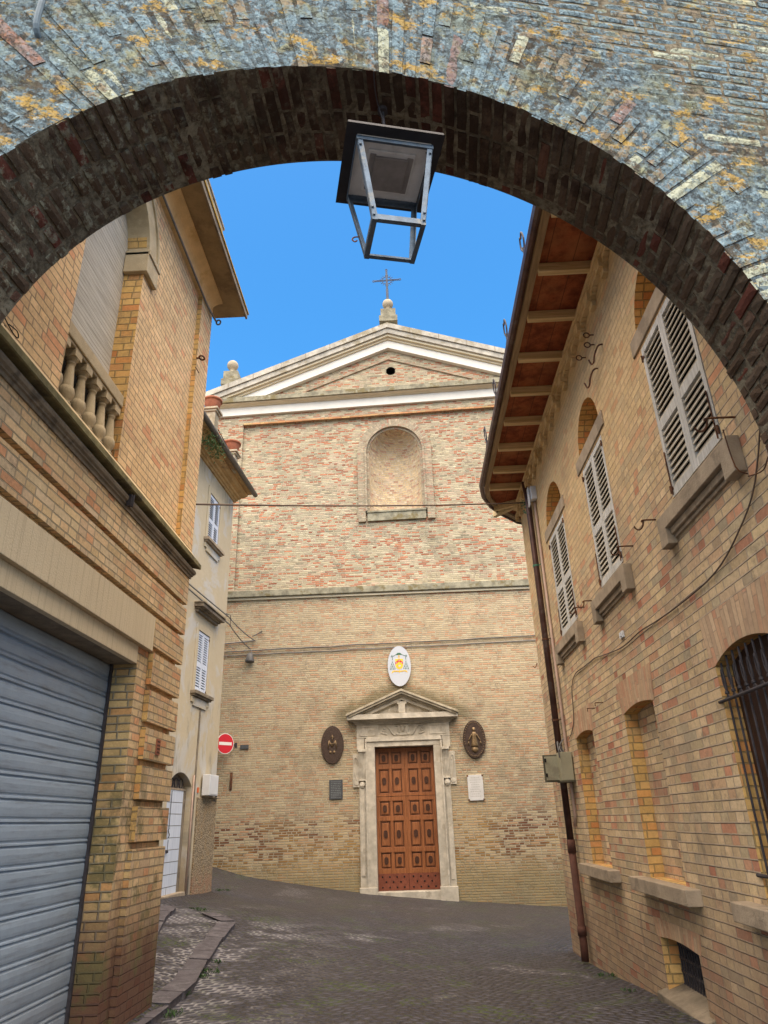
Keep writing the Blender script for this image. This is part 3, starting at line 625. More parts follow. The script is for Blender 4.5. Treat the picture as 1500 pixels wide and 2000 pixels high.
# ------------------------------------------------------------------ lantern
lan=thing('street_lantern','black tapered lantern without glass hanging under the crown of the arch','lantern',(.012,2.862,5.0))
a_=R(12.5)
def LP(x,y,z): return (.012+x*math.cos(a_)-y*math.sin(a_)+(5-z)*.03,2.862+x*math.sin(a_)+y*math.cos(a_)-(5-z)*.02,z)
mb=MB(); S=.265
mb.add([LP(*p) for p in [(-S,-S,5.0),(S,-S,5.0),(S,S,5.0),(-S,S,5.0),(-S,-S,5.022),(S,-S,5.022),(S,S,5.022),(-S,S,5.022),(-.09,-.09,5.17),(.09,-.09,5.17),(.09,.09,5.17),(-.09,.09,5.17)]],
 [(4,5,9,8),(5,6,10,9),(6,7,11,10),(7,4,8,11),(8,9,10,11),(0,1,5,4),(1,2,6,5),(2,3,7,6),(3,0,4,7),(0,1,2,3)])
mb.build('lantern_roof',m_lanroof,lan,bev=.004)
mb=MB(); mb.box(-.205,.205,-.205,.205,4.985,5.0,LP)
for x,y in ((-.2,-.17),(.2,-.17),(.19,.2),(-.19,.2),(0,-.2),(.02,.2)): mb.lathe([(.006,-.004),(.006,.0)],(x*.94,y*.94,4.984),8,LP,1)
mb.build('tray',[m_lanin,m_lanroof],lan)
mb=MB(); mb.box(-.135,.135,-.14,.14,4.972,4.986,LP); mb.build('tray_rim',m_lanin,lan,bev=.008)
mb=MB(); mb.box(-.095,.095,-.11,.11,4.955,4.973,LP); 
for xx in(-.105,.105): mb.box(xx-.018,xx+.018,-.12,.12,4.965,4.9745,LP)
mb.build('reflector_lid',m_lanlid,lan,bev=.006)
top=.212; bot=.142; zb=4.46
for sx,sy in((-1,-1),(1,-1),(1,1),(-1,1)):
    mb=MB(); x0,y0,x1,y1=sx*top,sy*top,sx*bot,sy*bot; t1=.03
    for (dx,dy) in ((t1,.004),(.004,t1)):
        pts=[]
        for (x,y,zz) in ((x0,y0,4.985),(x1,y1,zb)):
            for ax,ay in ((0,0),(-sx*dx,0),(-sx*dx,-sy*dy),(0,-sy*dy)): pts.append(LP(x+ax,y+ay,zz))
        mb.add(pts,[(0,1,2,3),(4,5,6,7),(0,1,5,4),(1,2,6,5),(2,3,7,6),(3,0,4,7)])
    for f_ in (.12,.88,.97):
        x=x0+(x1-x0)*f_; y=y0+(y1-y0)*f_; zz=4.985+(zb-4.985)*f_; mb.lathe([(.0,-.006),(.007,-.005),(.007,.005),(0,.006)],(x-sx*.012,y+sy*.003,zz),8,LP)
    mb.build('post',m_lan,lan)
mb=MB()
for s in (-1,1):
    mb.box(-bot,bot,s*bot-.004 if s>0 else s*bot,s*bot if s>0 else s*bot+.004,zb-.005,zb+.026,LP); mb.box(-bot,bot,min(s*bot,s*(bot-.026)),max(s*bot,s*(bot-.026)),zb-.009,zb-.005,LP)
    mb.box(s*bot-.002,s*bot+.002,-bot,bot,zb-.004,zb+.025,LP); mb.box(min(s*bot,s*(bot-.026)),max(s*bot,s*(bot-.026)),-bot,bot,zb-.0135,zb-.0095,LP)
mb.build('bottom_frame',m_lan,lan)
mb=MB()
for s in (-1,1):
    mb.box(-top,top,min(s*top,s*(top-.004)),max(s*top,s*(top-.004)),4.955,4.983,LP); mb.box(-top,top,min(s*top,s*(top-.03)),max(s*top,s*(top-.03)),4.976,4.981,LP)
    mb.box(min(s*top,s*(top-.004)),max(s*top,s*(top-.004)),-top+.005,top-.005,4.9555,4.9825,LP)
mb.build('top_frame',m_lan,lan)
mb=MB(); mb.tube(smoothpts([LP(-.158,.155,4.62),LP(-.185,.16,4.62),LP(-.20,.16,4.60),LP(-.185,.16,4.585),LP(-.172,.158,4.595)],4),.004,6); mb.build('latch',m_rust,lan)
mb=MB(); mb.lathe([(.105,5.16),(.10,5.20),(.085,5.235),(.05,5.26),(.018,5.27),(.014,5.33),(.02,5.34),(.02,5.36),(.008,5.37)],(0,0,0),20,LP); mb.build('cap',m_lan,lan,smooth=True)
mb=MB(); mb.tube([LP(0,0,5.36),LP(0,.0,5.60)],.009,8); mb.tube(smoothpts([LP(0,0,5.42),LP(-.03,-.03,5.5),LP(-.06,-.1,5.53),LP(-.09,-.22,5.54)]),.004,6); mb.lathe([(.03,5.50),(.03,5.53)],(0,0,0),12,LP); mb.build('hanger',m_iron,lan)
# ------------------------------------------------------------------ right house
XR=2.4
FR=lambda a,z,d:(XR+d,a,z)
rh=thing('brick_house','long brick house on the right with louvred shutters and deep tiled eaves','house',(2.4,8,0))
mb=MB(); YE=12.95
wins=[(4.60,5.67),(7.28,8.27),(9.60,10.74)]
lows=[(4.56,5.58),(7.16,8.19),(9.70,10.72)]
H=[]
for a,b in wins: H.append((a,b,4.11,5.72,.10,0,1)); H.append((a-.02,b+.02,5.935,6.45,.24,.45,1))
for i,(a,b) in enumerate(lows): H.append((a,b,1.0,2.73 if i==0 else 2.67,0.13 if i==0 else .15,.10 if i==0 else .05,1))
H.append((7.16,8.20,-.02,.50,.22,.03,1))
holewall(mb,FR,3.2,YE,-.8,7.45,H)
mb.build('wall',[m_right,m_reveal_lit],rh)
for a,b in wins: mb=MB(); backfill(mb,FR,a-.02,b+.02,5.935,6.45,.24,.45); mb.build('lunette_infill',m_right,rh)
for a,b in lows[1:]: mb=MB(); backfill(mb,FR,a,b,1.0,2.67,.15,.05); mb.build('blind_window_infill',m_right,rh)
for a,b in lows: mb=MB(); headfan(mb,FR,a,b,2.73 if a<5 else 2.67,.10 if a<5 else .05,.30); mb.build('upright_brick_head',m_head,rh)
mb=MB(); headfan(mb,FR,7.16,8.20,.50,.03,.14); mb.build('upright_brick_head',m_head,rh)
mb=MB() # far end return and bulk
mb.quad((XR,YE,-.8),(XR+9,YE,-.8),(XR+9,YE,7.45),(XR,YE,7.45)); mb.box(XR+.4,XR+9,3.2,YE-.02,-.8,7.4)
mb.build('end_wall',m_right,rh)
# eaves
outl=[(1.60,3.4),(1.60,12.08),(1.68,12.55),(1.86,13.0),(2.15,13.44),(2.5,13.86),(3.1,14.2),(11,14.4),(11,3.4)]
mb=MB(); mb.prism([(x+.03,y) if x<2 else (x,y) for x,y in outl],lambda x,y,z:(x,y,z),7.425,7.47); mb.build('eaves_soffit',m_tile,rh)
edge=[(1.60,3.4),(1.60,6),(1.60,9),(1.60,12.08),(1.68,12.55),(1.86,13.0),(2.15,13.44),(2.5,13.86),(3.1,14.2),(5,14.4)]
def ribbon(mb,pts,prof):
    n=len(prof)
    for i in range(len(pts)-1):
        a=Vector(pts[i]);b=Vector(pts[i+1])
        def nr(k):
            p=Vector(pts[max(k-1,0)]);q=Vector(pts[min(k+1,len(pts)-1)]); d=(q-p).normalized(); return Vector((-d.y,d.x))
        n0,n1=nr(i),nr(i+1)
        vs=[(a.x+n0.x*o,a.y+n0.y*o,z) for o,z in prof]+[(b.x+n1.x*o,b.y+n1.y*o,z) for o,z in prof]
        mb.add(vs,[(k,(k+1)%n,n+(k+1)%n,n+k) for k in range(n)]+[tuple(range(n)),tuple(range(2*n-1,n-1,-1))])
mb=MB(); ribbon(mb,edge,[(-.10,7.37),(-.01,7.37),(-.01,7.50),(-.10,7.50)]); mb.build('fascia',m_eaveb,rh)
mb=MB(); ribbon(mb,edge,[(.0,7.36),(.035,7.345),(.07,7.37),(.085,7.42),(.075,7.47),(.0,7.47)]); mb.build('gutter',m_copper,rh)
mb=MB(); mb.add([(1.58,3.4,7.48),(1.58,12.1,7.48),(11,14.4,7.48),(11,3.4,7.48),(6,3.4,9.2),(6,9.5,9.2),(2.5,13.86,7.48)],[(0,1,5,4),(4,5,2,3),(1,6,5),(6,2,5)]); mb.build('roof',m_rooft,rh)
for y in [4.6,5.45,6.30,7.13,7.99,8.81,9.65,10.5,11.35,12.06]:
    mb=MB(); j=random.uniform(-.008,.008); mb.box(1.70,2.36,y-.04+j,y+.04+j,7.30,7.424); mb.build('eaves_beam',m_beam,rh,bev=.006)
for (dx,dy,L) in ((.55,.84,1.2),(.86,.5,1.15)):
    mb=MB(); d=Vector((-dx*.0+dx,dy)); 
for ang in (62,40):
    c0=Vector((2.45,12.75)); d=Vector((-math.sin(R(ang)),math.cos(R(ang)))); nn_=Vector((d.y,-d.x)); L=.62 if ang==62 else .80
    mb=MB(); P=[]
    for z in (7.30,7.424):
        for s,k in ((0,-1),(L,-1),(L,1),(0,1)): q=c0+d*s+nn_*(.04*k); P.append((q.x,q.y,z))
    mb.add(P,[(0,1,2,3),(4,5,6,7),(0,1,5,4),(1,2,6,5),(2,3,7,6),(3,0,4,7)]); mb.build('eaves_beam',m_beam,rh,bev=.006)
mb=MB(); mb.box(2.315,2.40,3.3,YE+.08,7.27,7.424); mb.box(2.285,2.315,3.3,YE+.11,7.29,7.35); mb.build('wall_plate',m_stone_y,rh,bev=.006)
y=3.9
while y<12.9:
    mb=MB(); mb.box(2.30,2.3995,y-.075,y+.075,7.13,7.268); mb.box(2.345,2.3995,y-.06,y+.06,7.06,7.13)
    # small arch between corbels
    for k in range(8):
        t0,t1=math.pi*k/8,math.pi*(k+1)/8; cy=y+.277; rr=.20
        mb.box(2.34,2.3985,min(cy+rr*math.cos(t0),cy+rr*math.cos(t1)),max(cy+rr*math.cos(t0),cy+rr*math.cos(t1)),7.10+.13*math.sin((t0+t1)/2),7.265)
    mb.build('corbel',m_stone_y,rh); y+=.554
# wrought iron snow guards
for (y,h) in ((6.36,.5),(8.0,.55),(9.45,.55),(11.0,.6)):
    mb=MB(); x=1.60
    for s in(-1,1):
        mb.tube(smoothpts([(x,y+.02*s,7.45),(x-.02,y+.08*s,7.45+h*.3),(x-.01,y+.02*s,7.45+h*.5),(x-.02,y+.09*s,7.45+h*.75),(x-.03,y+.05*s,7.45+h),(x-.03,y+.0,7.45+h*.9)],5),.011,6)
    mb.tube([(x,y,7.40),(x-.02,y,7.45+h*.62)],.012,6); mb.tube([(x,y-.07,7.45+h*.5),(x,y+.07,7.45+h*.5)],.012,6)
    mb.build('iron_scroll',m_iron,rh)
# windows
def leaf(mb,Fr,a,b,z0,z1,d0,frac=.56,slp=.060,st=.055,rev=False,tilt=.030):
    """louvred shutter leaf between a..b at depth d0 (front) .. d0+.04"""
    th=.042
    B=lambda x0,x1,q0,q1,e0=0,e1=th: mb.box(x0,x1,q0,q1,d0+e0,d0+e1,Fr)
    B(a,a+st,z0,z1); B(b-st,b,z0,z1)
    zm=z0+(z1-z0)*(1-frac); rails=[(z0,z0+.075),(zm-.045,zm+.045),(z1-.065,z1)]
    for q0,q1 in rails: B(a+st,b-st,q0,q1,.002,th-.002)
    for lo_,hi in ((rails[0][1],rails[1][0]),(rails[1][1],rails[2][0])):
        n=max(2,int((hi-lo_)/slp)); 
        for i in range(n):
            z=lo_+(i+.5)*(hi-lo_)/n; P=[]
            for x in (a+st-.004,b-st+.004):
                for (dd,dz) in ((.004,-tilt),(.012,-tilt-.003),(th-.002,tilt),(th-.010,tilt+.003)): P.append(Fr(x,z+dz,d0+dd))
            mb.add(P,[(0,1,2,3),(4,5,6,7),(0,1,5,4),(1,2,6,5),(2,3,7,6),(3,0,4,7)],None,1)
wl_lab=0
for wi,(a,b) in enumerate(wins):
    mid=(a+b)/2
    for s,(p,q) in enumerate(((a+.012,mid-.002),(mid+.002,b-.012))):
        mb=MB(); leaf(mb,FR,p,q,4.125,5.71,.0 if wi else -.005); o=mb.build('shutter_leaf',[m_shut,m_slat],rh)
        e=p if s==0 else q
        for z in (4.2,5.6):
            hb=MB(); hb.tube([(XR-.012,e,z-.035),(XR-.012,e,z+.035)],.010,8); hb.box(XR-.008,XR-.004,min(e,e+(.05 if s==0 else -.05)),max(e,e+(.05 if s==0 else -.05)),z-.015,z+.015); hb.build('hinge',m_rust,o)
        hb=MB(); hb.tube([(XR-.014,p+.03 if s==0 else q-.03,4.14),(XR-.014,p+.03 if s==0 else q-.03,4.56)],.0065,6); hb.build('shutter_bolt',m_rust,o)
    mb=MB(); mb.box(a,b,5.72-1.61,5.72,.099,.12,FR); mb.build('shade_sheet',m_black,rh)  # black sheet paints in the shade of the room behind the louvres
    mb=MB(); mb.box(a-.19,b+.19,5.745,5.93,-.02,.24,FR); mb.build('lintel_slab',m_sill,rh,bev=.006)
    mb=MB(); 
    e0,e1=a-.22,b+.26
    pr=[(e0,4.02),(e1,4.02),(e1,3.74),(e1-.17,3.74),(e1-.17,3.885),(e0+.17,3.885),(e0+.17,3.74),(e0,3.74)]
    mb.prism(pr,lambda x,z,d:(XR+d,x,z),-.09,.0); mb.box(a-.0,b+.0,4.0,4.10,-.02,.10,FR); mb.box(e0+.175,e1-.175,3.82,3.88,-.05,.05,FR)
    mb.box(e0+.175,e1-.175,3.785,3.818,-.025,.05,FR)
    mb.build('window_sill',m_sill,rh,bev=.006)
# low sills, grille window, vent
for i,(a,b) in enumerate(lows):
    mb=MB(); mb.box(a-.33,b+.33,.865,.995,-.13,.14 if i else .19,FR); mb.build('window_sill',m_sill,rh,bev=.008)
gw=MB(); gw.box(4.56,5.58,1.0,2.74,.125,.14,FR); gw.build('window_board',m_brown_in,rh)
gr=MB()
for k in range(9):
    y=4.62+k*.115; gr.tube([FR(y,1.03,.03),FR(y,2.70,.03)],.009,6)
    # leaf knot above the bar
    for s in(-1,1): gr.tube(smoothpts([FR(y,2.42,.03),FR(y+.022*s,2.50,.025),FR(y+.006*s,2.60,.02)],4),.006,5)
    gr.lathe([(0,-.016),(.017,-.008),(.017,.008),(0,.016)],(0,0,0),8,lambda X_,Y_,Z_,y=y:(XR+.028+X_,y+Y_,2.425+Z_))
    if k<8: gr.tube(smoothpts([FR(y,2.42,.03),FR(y+.03,2.385,.03),FR(y+.0575,2.375,.03),FR(y+.085,2.385,.03),FR(y+.115,2.42,.03)],4),.006,5)
gr.tube([FR(4.50,2.365,-.01),FR(5.62,2.365,-.01)],.013,8); gr.tube([FR(4.50,1.18,-.01),FR(5.62,1.18,-.01)],.013,8)
gr.build('iron_grille',m_iron,rh)
vg=MB(); vg.box(7.16,8.20,-.05,.52,.215,.25,FR); vg.build('vent_dark',m_black,rh)
vg=MB()
for k in range(4): 
    z=.07+.115*k; vg.box(7.18,8.19,z-.012,z+.012,.150,.165,FR)
for k in range(15): 
    y=7.2+k*.068; vg.tube([FR(y,-.02,.155),FR(y,.50,.155)],.010,6)
vg.build('vent_grate',m_iron,rh)
mb=MB(); mb.prism([(-.09,-.12),(-.09,.0),(.20,.09),(.20,-.12)],lambda d,z,y:(XR+d,y,z),7.05,8.30); mb.build('vent_sill',m_dkst,rh,bev=.008)
# hooks and small ironwork on the wall
def hook(y,z,s=1,L=.13,name='wall_hook',lab='',grp='shutter hooks on the right brick wall',out=.16):
    mb=MB(); mb.tube(smoothpts([(XR+.02,y,z),(XR-out,y,z),(XR-out-.015,y+.0*s,z-.02)],4),.008,6)
    mb.tube(smoothpts([(XR-out,y,z),(XR-out-.005,y+.02*s,z-.05),(XR-out-.03,y+.05*s,z-.075),(XR-out-.06,y+.06*s,z-.06),(XR-out-.07,y+.06*s,z-.035)],5),.008,6)
    tag(mb.build(name,m_rust),lab,'hook',grp)
hook(4.36,4.15,1,lab='rusty shutter hook at the near end of the largest louvred window sill',out=.20)
hook(6.16,4.13,1,lab='rusty hook sticking out beyond the far end of the largest window sill',out=.12)
hook(6.90,4.15,1,lab='rusty hook beside the near end of the middle louvred window sill',out=.15)
hook(8.78,4.12,1,lab='rusty hook past the far end of the middle louvred window sill',out=.10)
hook(9.18,4.15,1,lab='rusty hook beside the near end of the farthest louvred window sill',out=.12)
def ring3(y,z,lab):
    mb=MB(); mb.tube([(XR+.01,y,z),(XR-.05,y,z)],.008,6); mb.tube([(XR-.085+.035*math.cos(t),y,z+.035*math.sin(t)) for t in [k*math.pi/6 for k in range(12)]],.008,6,0,True)
    tag(mb.build('wall_ring',m_rust),lab,'ring','iron rings under the eaves')
ring3(6.90,6.86,'rusty ring on the brick wall under the eaves, topmost of three'); ring3(6.93,6.74,'small rusty ring just below the topmost ring under the eaves'); ring3(7.32,6.84,'rusty ring close under the corbels, farthest of three')
def shook(y,z,lab):
    mb=MB(); mb.tube(smoothpts([(XR+.01,y-.06,z+.12),(XR-.05,y-.05,z+.11),(XR-.09,y,z+.03),(XR-.10,y+.05,z-.04),(XR-.11,y+.11,z-.03),(XR-.12,y+.15,z+.06)],5),.010,6)
    tag(mb.build('iron_hook',m_rust),lab,'hook','large iron hooks below the eaves')
shook(6.72,6.42,'large curled iron hook between eaves and biggest window, upper of two'); shook(7.02,6.30,'large curled iron hook nearer the middle arched recess, lower of two')
mb=MB(); mb.box(-.05,.05,-.035,.035,-.02,.0,lambda x,y,z:(XR+z,7.75+x*1.3,3.42+y)); mb.box(-.02,.02,-.02,.02,-.035,-.02,lambda x,y,z:(XR+z,7.74+x,3.42+y)); tag(mb.build('junction_box',[m_meter]),'small pale chipped junction box below the middle window','junction box')
for (y,z) in ((8.98,2.873),(9.41,2.867)):
    mb=MB(); mb.tube([(XR+.01,y,z),(XR-.10,y,z)],.006,6); mb.tube([(XR-.10,y,z),(XR-.10,y,z-.04)],.006,6)
    tag(mb.build('iron_pin',m_rust),'short iron pin in the wall above the '+('middle' if y<9.2 else 'farthest')+' blind window','pin','iron pins above the blind windows')
# cable across the wall
cp=[(4.1,3.42),(4.55,3.305),(5.19,3.266),(6.62,3.465),(6.97,3.489),(7.30,3.389),(8.12,3.38),(9.0,3.451),(10.17,3.461)]
cp=[(3.8,3.5),(4.30,3.40),(4.7,3.30),(5.19,3.23),(5.9,3.27),(6.62,3.43),(6.97,3.49)]
mb=MB(); mb.tube(smoothpts([(XR-.015,y,z) for y,z in [(3.9,4.15),(4.3,3.62),(4.7,3.40),(5.19,3.27),(5.9,3.25),(6.6,3.27),(7.1,3.30),(7.7,3.29),(8.2,3.33),(9.0,3.43)]],4),.0065,6)
mb.tube(smoothpts([(XR-.015,y,z) for y,z in [(9.0,3.43),(9.6,3.44),(10.17,3.45),(10.5,3.3),(10.62,2.92),(10.85,2.75),(11.15,2.66)]],4),.0065,6)
tag(mb.build('wall_cable',m_cable),'brown cable sagging across the right brick wall to the cabinet','cable')
mb=MB(); mb.tube(smoothpts([(XR-.14,4.30,4.02),(XR-.10,4.34,3.75),(XR-.02,4.36,3.70)],4),.005,5); mb.tube(smoothpts([(XR-.02,4.36,3.68),(XR-.03,4.15,3.62),(XR-.02,4.05,3.68),(XR-.02,3.8,3.66)],4),.005,5)
tag(mb.build('loose_wire',m_rust),'thin loose wire dangling under the largest window sill','wire')
# drainpipe, conduit, cabinet
mb=MB(); PX=XR-.085; mb.tube([(PX,11.78,7.3),(PX,11.62,6.9),(PX,11.62,1.15)],.052,12)
dp_=thing('drainpipe','brown drainpipe with rusty lower section running down the far end of right house','drainpipe',(2.3,11.62,-.3))
mb.build('pipe',m_copper,dp_,smooth=True)
mb=MB(); mb.tube([(PX,11.62,1.22),(PX,11.62,-.05),(PX-.01,11.60,-.27)],.054,12); mb.tube([(PX,11.62,1.28),(PX,11.62,1.10)],.062,12); mb.tube([(PX,11.62,.16),(PX,11.62,.04)],.066,12); mb.build('lower_pipe',m_castpipe,dp_,smooth=True)
for z in (5.6,4.3,3.0):
    mb=MB(); mb.tube([(PX,11.62,z-.015),(PX,11.62,z+.015)],.060,12); mb.tube([(PX,11.62,z),(XR,11.50,z)],.008,6); mb.build('bracket',m_rust if z<5 else m_patina,dp_)
mb=MB(); mb.tube([(XR-.03,11.33,6.75),(XR-.03,11.33,1.62),(XR-.03,11.40,1.46)],.022,10)
tag(mb.build('conduit',m_conduit,smooth=True),'pinkish conduit pipe fixed beside the brown drainpipe','conduit')
mb=MB(); mb.box(XR-.10,XR,11.2,11.34,6.70,6.95); mb.box(XR-.13,XR-.11,11.28,11.42,6.62,6.98)
tag(mb.build('terminal_box',m_meter,bev=.01),'small white terminal box at the top of the conduit under the eaves','terminal box')
eb=thing('electric_cabinet','beige wall cabinet with its door hanging open beside the drainpipe','electrical cabinet',(2.3,11.3,2.1))
mb=MB(); mb.box(XR-.20,XR-.015,11.10,11.46,2.08,2.48); mb.build('housing',m_cab,eb,bev=.008)
mb=MB(); mb.box(XR-.205,XR-.01,11.095,11.465,2.06,2.0795); mb.build('housing_rim',m_cabd,eb)
mb=MB(); mb.box(1.985,2.25,11.30,11.32,2.07,2.46); dr=mb.build('cabinet_door',m_cabd,eb,bev=.006)
mb=MB(); mb.box(2.01,2.225,11.285,11.2995,2.095,2.435); mb.build('door_panel',m_cab,dr,bev=.004)
mb=MB(); 
for z in(2.17,2.38): mb.box(2.005,2.03,11.27,11.285,z-.025,z+.025)
mb.build('latch',m_black,dr)
mb=MB(); mb.tube(smoothpts([(XR-.10,11.2,2.48),(XR-.16,11.2,2.60),(XR-.20,11.12,2.62),(XR-.21,11.05,2.5),(XR-.2,11.09,2.40)],5),.010,6); mb.tube(smoothpts([(XR-.1,11.35,2.48),(XR-.12,11.4,2.58),(XR-.04,11.42,2.7)],5),.010,6); mb.build('cable_loop',m_cableg,eb)
# ------------------------------------------------------------------ garage house (left)
FL=lambda a,z,d:(-2.5-d,a,z)
FU=lambda a,z,d:(-2.555-d,a,z)
gh=thing('garage_house','tall brick house on the left with metal garage shutter, string cornice and balustraded window','house',(-2.6,5,0))
mb=MB()
mb.quad(FL(6.53,-.4,.055),FL(7.62,-.4,.055),FL(7.62,4.3,.055),FL(6.53,4.3,.055))
mb.quad(FL(2.75,3.04,.055),FL(6.53,3.04,.055),FL(6.53,4.3,.055),FL(2.75,4.3,.055))
mb.quad(FL(7.62,-.4,.055),FL(7.62,-.4,8),FL(7.62,4.3,8),FL(7.62,4.3,.055))
mb.box(.30,8,2.75,7.60,3.3,8.2,lambda d,a,z:FL(a,z,d)); mb.box(.6,8,2.75,7.60,-.4,3.3,lambda d,a,z:FL(a,z,d))
mb.build('ground_floor_wall',m_left,gh)
mb=MB(); mb.quad(FL(6.53,-.4,.055),FL(6.53,-.4,.34),FL(6.53,3.04,.34),FL(6.53,3.04,.055),[(0,-.4),(.285,-.4),(.285,3.04),(0,3.04)]); mb.quad(FL(2.75,3.04,.055),FL(6.53,3.04,.055),FL(6.53,3.04,.34),FL(2.75,3.04,.34),mi=1); mb.build('door_jamb',[m_jambL,m_dkst],gh)
def block(mb,a0,a1,z0,z1,d0=0,d1=.052,sidemi=1):
    P=[FL(a,z,d) for d in (d0,d1) for z in (z0,z1) for a in (a0,a1)]
    mb.add(P,[(0,1,3,2)],[[(a0,z0),(a1,z0),(a1,z1),(a0,z1)]],0)
    mb.add(P,[(0,2,6,4)],[[(0,z0),(0,z1),(.06,z1),(.06,z0)]],sidemi)
    mb.add(P,[(1,5,7,3),(0,4,5,1),(2,3,7,6)],None,0)
for z0,z1 in ((1.508,1.80),(1.863,2.152),(2.208,2.492),(2.548,2.84),(2.897,3.203)):
    mb=MB(); block(mb,6.79,7.68+random.uniform(-.008,.008),z0,z1); mb.build('rusticated_block',[m_left,m_reveal_lit],gh,bev=.004)
mb=MB(); block(mb,6.76,7.66,-.4,1.448); mb.build('pier_plinth',[m_left,m_jambL],gh,bev=.004)
mb=MB(); block(mb,6.76,7.69,3.262,3.545); mb.build('rusticated_block',[m_left,m_reveal_lit],gh,bev=.004)
for z0,z1 in ((3.60,3.895),(3.951,4.262)):
    mb=MB(); block(mb,2.75,7.69,z0,z1); mb.build('brick_band',[m_left,m_left],gh,bev=.004)
mb=MB(); mb.box(2.75,6.755,3.205,3.545,0,.10,lambda a,z,d:FL(a,z,d)); mb.build('upper_lintel',m_lintel,gh,bev=.004)
mb=MB(); mb.box(2.75,6.50,3.035,3.205,.045,.10,lambda a,z,d:FL(a,z,d)); mb.build('lower_lintel',m_lintel,gh,bev=.004)
# roller shutter
mb=MB(); prof=[]; z=-.15; pit=.152
while z<3.04:
    prof+= [(z+.000,.016),(z+.008,.000),(z+.018,.001),(z+.026,.013),(z+.034,.013),(z+.044,.004),(z+.060,.0015),(z+.10,-.001),(z+.135,.002),(z+.147,.012)]; z+=pit
n=len(prof); NS=36; vs=[]
for k in range(NS+1):
    a=2.75+3.81*k/NS; e=min(1,(NS-k)/3)
    for z,d in prof: vs.append(FL(a,z+.004*e*mnoise.noise(Vector((a*.8,math.floor((z+.15)/pit)*3.1,0))),.30+d+.010*e*mnoise.noise(Vector((a*1.1,z*.9,3)))+.004*e*mnoise.noise(Vector((a*4,z*3,7)))))
mb.add(vs,[(k*n+i,k*n+i+1,(k+1)*n+i+1,(k+1)*n+i) for k in range(NS) for i in range(n-1)]); sh=mb.build('roller_shutter',m_roll,gh,smooth=False)
mb=MB(); mb.box(6.50,6.529,-.2,3.04,.275,.30,lambda a,z,d:FL(a,z,d)); mb.build('guide_rail',m_iron,gh)
# perforated vent brick, shade in its holes drawn as black squares
mb=MB(); mb.box(7.10,7.20,2.27,2.42,-.012,.02,lambda a,z,d:FL(a,z,d))
for i in range(3):
    for j in range(4): mb.box(7.115+i*.028,7.130+i*.028,2.285+j*.033,2.303+j*.033,-.0135,-.011,lambda a,z,d:FL(a,z,d),1)
mb.build('air_brick',[m_terra,m_black],gh)
# string cornice
def extr(mb,prof,y0,y1,mi=0,follow=True):
    n=len(prof); vs=[(-2.5+p,y0,z) for p,z in prof]+[(-2.5+p,y1+(p if follow else 0),z) for p,z in prof]
    mb.add(vs,[(k,(k+1)%n,n+(k+1)%n,n+k) for k in range(n)]+[tuple(range(n)),tuple(range(2*n-1,n-1,-1))],None,mi)
mb=MB(); extr(mb,[(-.06,4.262),(.016,4.262),(.020,4.29),(.034,4.296),(.036,4.310),(.052,4.322),(.060,4.345),(.052,4.368),(.030,4.376),(.022,4.40),(-.06,4.40)],2.75,7.68); mb.build('cornice_roll',m_dkst,gh)
mb=MB(); extr(mb,[(-.06,4.40),(.090,4.402),(.100,4.41),(.100,4.458),(.088,4.464),(.088,4.474),(.076,4.478),(.070,4.50),(-.06,4.52)],2.75,7.68); mb.build('cornice_slab',m_mossst,gh)
mb=MB(); extr(mb,[(-.06,4.51),(.03,4.51),(.03,4.55),(.0,4.60),(-.06,4.62)],2.75,7.69,0,False); mb.build('base_course',m_stone_y,gh)
mb=MB(); mb.box(-2.46,-2.42,5.62,5.66,4.27,4.38); mb.tube([(-2.41,5.64,4.26),(-2.405,5.64,4.38)],.008,6); mb.build('cornice_clamp',m_iron,gh)
# upper wall
mb=MB(); W0,W1=4.37,5.53
holewall(mb,FU,2.75,7.23,4.58,8.28,[(W0,W1,4.60,7.74,.23,.58,1)])
mb.quad(FU(7.23,4.58,0),FU(7.23,4.58,-.055),FU(7.23,8.10,-.055),FU(7.23,8.10,0),[(.0,4.58),(.055,4.58),(.055,8.1),(0,8.1)],1)
mb.quad(FL(7.23,4.5,0),FL(7.69,4.5,0),FL(7.69,8.28,0),FL(7.23,8.28,0)); mb.quad(FL(7.69,4.5,0),FL(7.69,4.5,8),FL(7.69,8.28,8),FL(7.69,8.28,0))
mb.build('upper_wall',[m_upL,m_reveal_lit],gh)
mb=MB()
z=5.30
while z<7.8:
    mb.box(W0-.02,W1,z,z+.043,.205,.222+random.uniform(0,.004),lambda a,z_,d:FU(a,z_,d)); z+=.047
mb.build('slatted_shutter',m_slat,gh)
mb=MB(); mb.box(W0,W1,4.6,5.35,.225,.24,lambda a,z_,d:FU(a,z_,d)); mb.build('dark_recess',m_black,gh)
mb=MB(); mb.box(W0,W1,5.24,5.365,.02,.155,lambda a,z_,d:FU(a,z_,d)); mb.box(W0,W1,5.215,5.24,.035,.14,lambda a,z_,d:FU(a,z_,d)); mb.build('handrail',m_granul,gh,bev=.008)
mb=MB(); mb.box(W0,W1,4.60,4.655,.0,.16,lambda a,z_,d:FU(a,z_,d)); mb.build('balustrade_base',m_granul,gh,bev=.006)
bal=[(.056,0),(.056,.02),(.040,.035),(.040,.05),(.052,.058),(.052,.07),(.036,.082),(.045,.10),(.064,.14),(.068,.17),(.060,.205),(.048,.215),(.050,.225),(.048,.235),(.043,.30),(.033,.40),(.030,.43),(.038,.437),(.038,.447),(.031,.453),(.034,.462),(.052,.478),(.056,.49)]
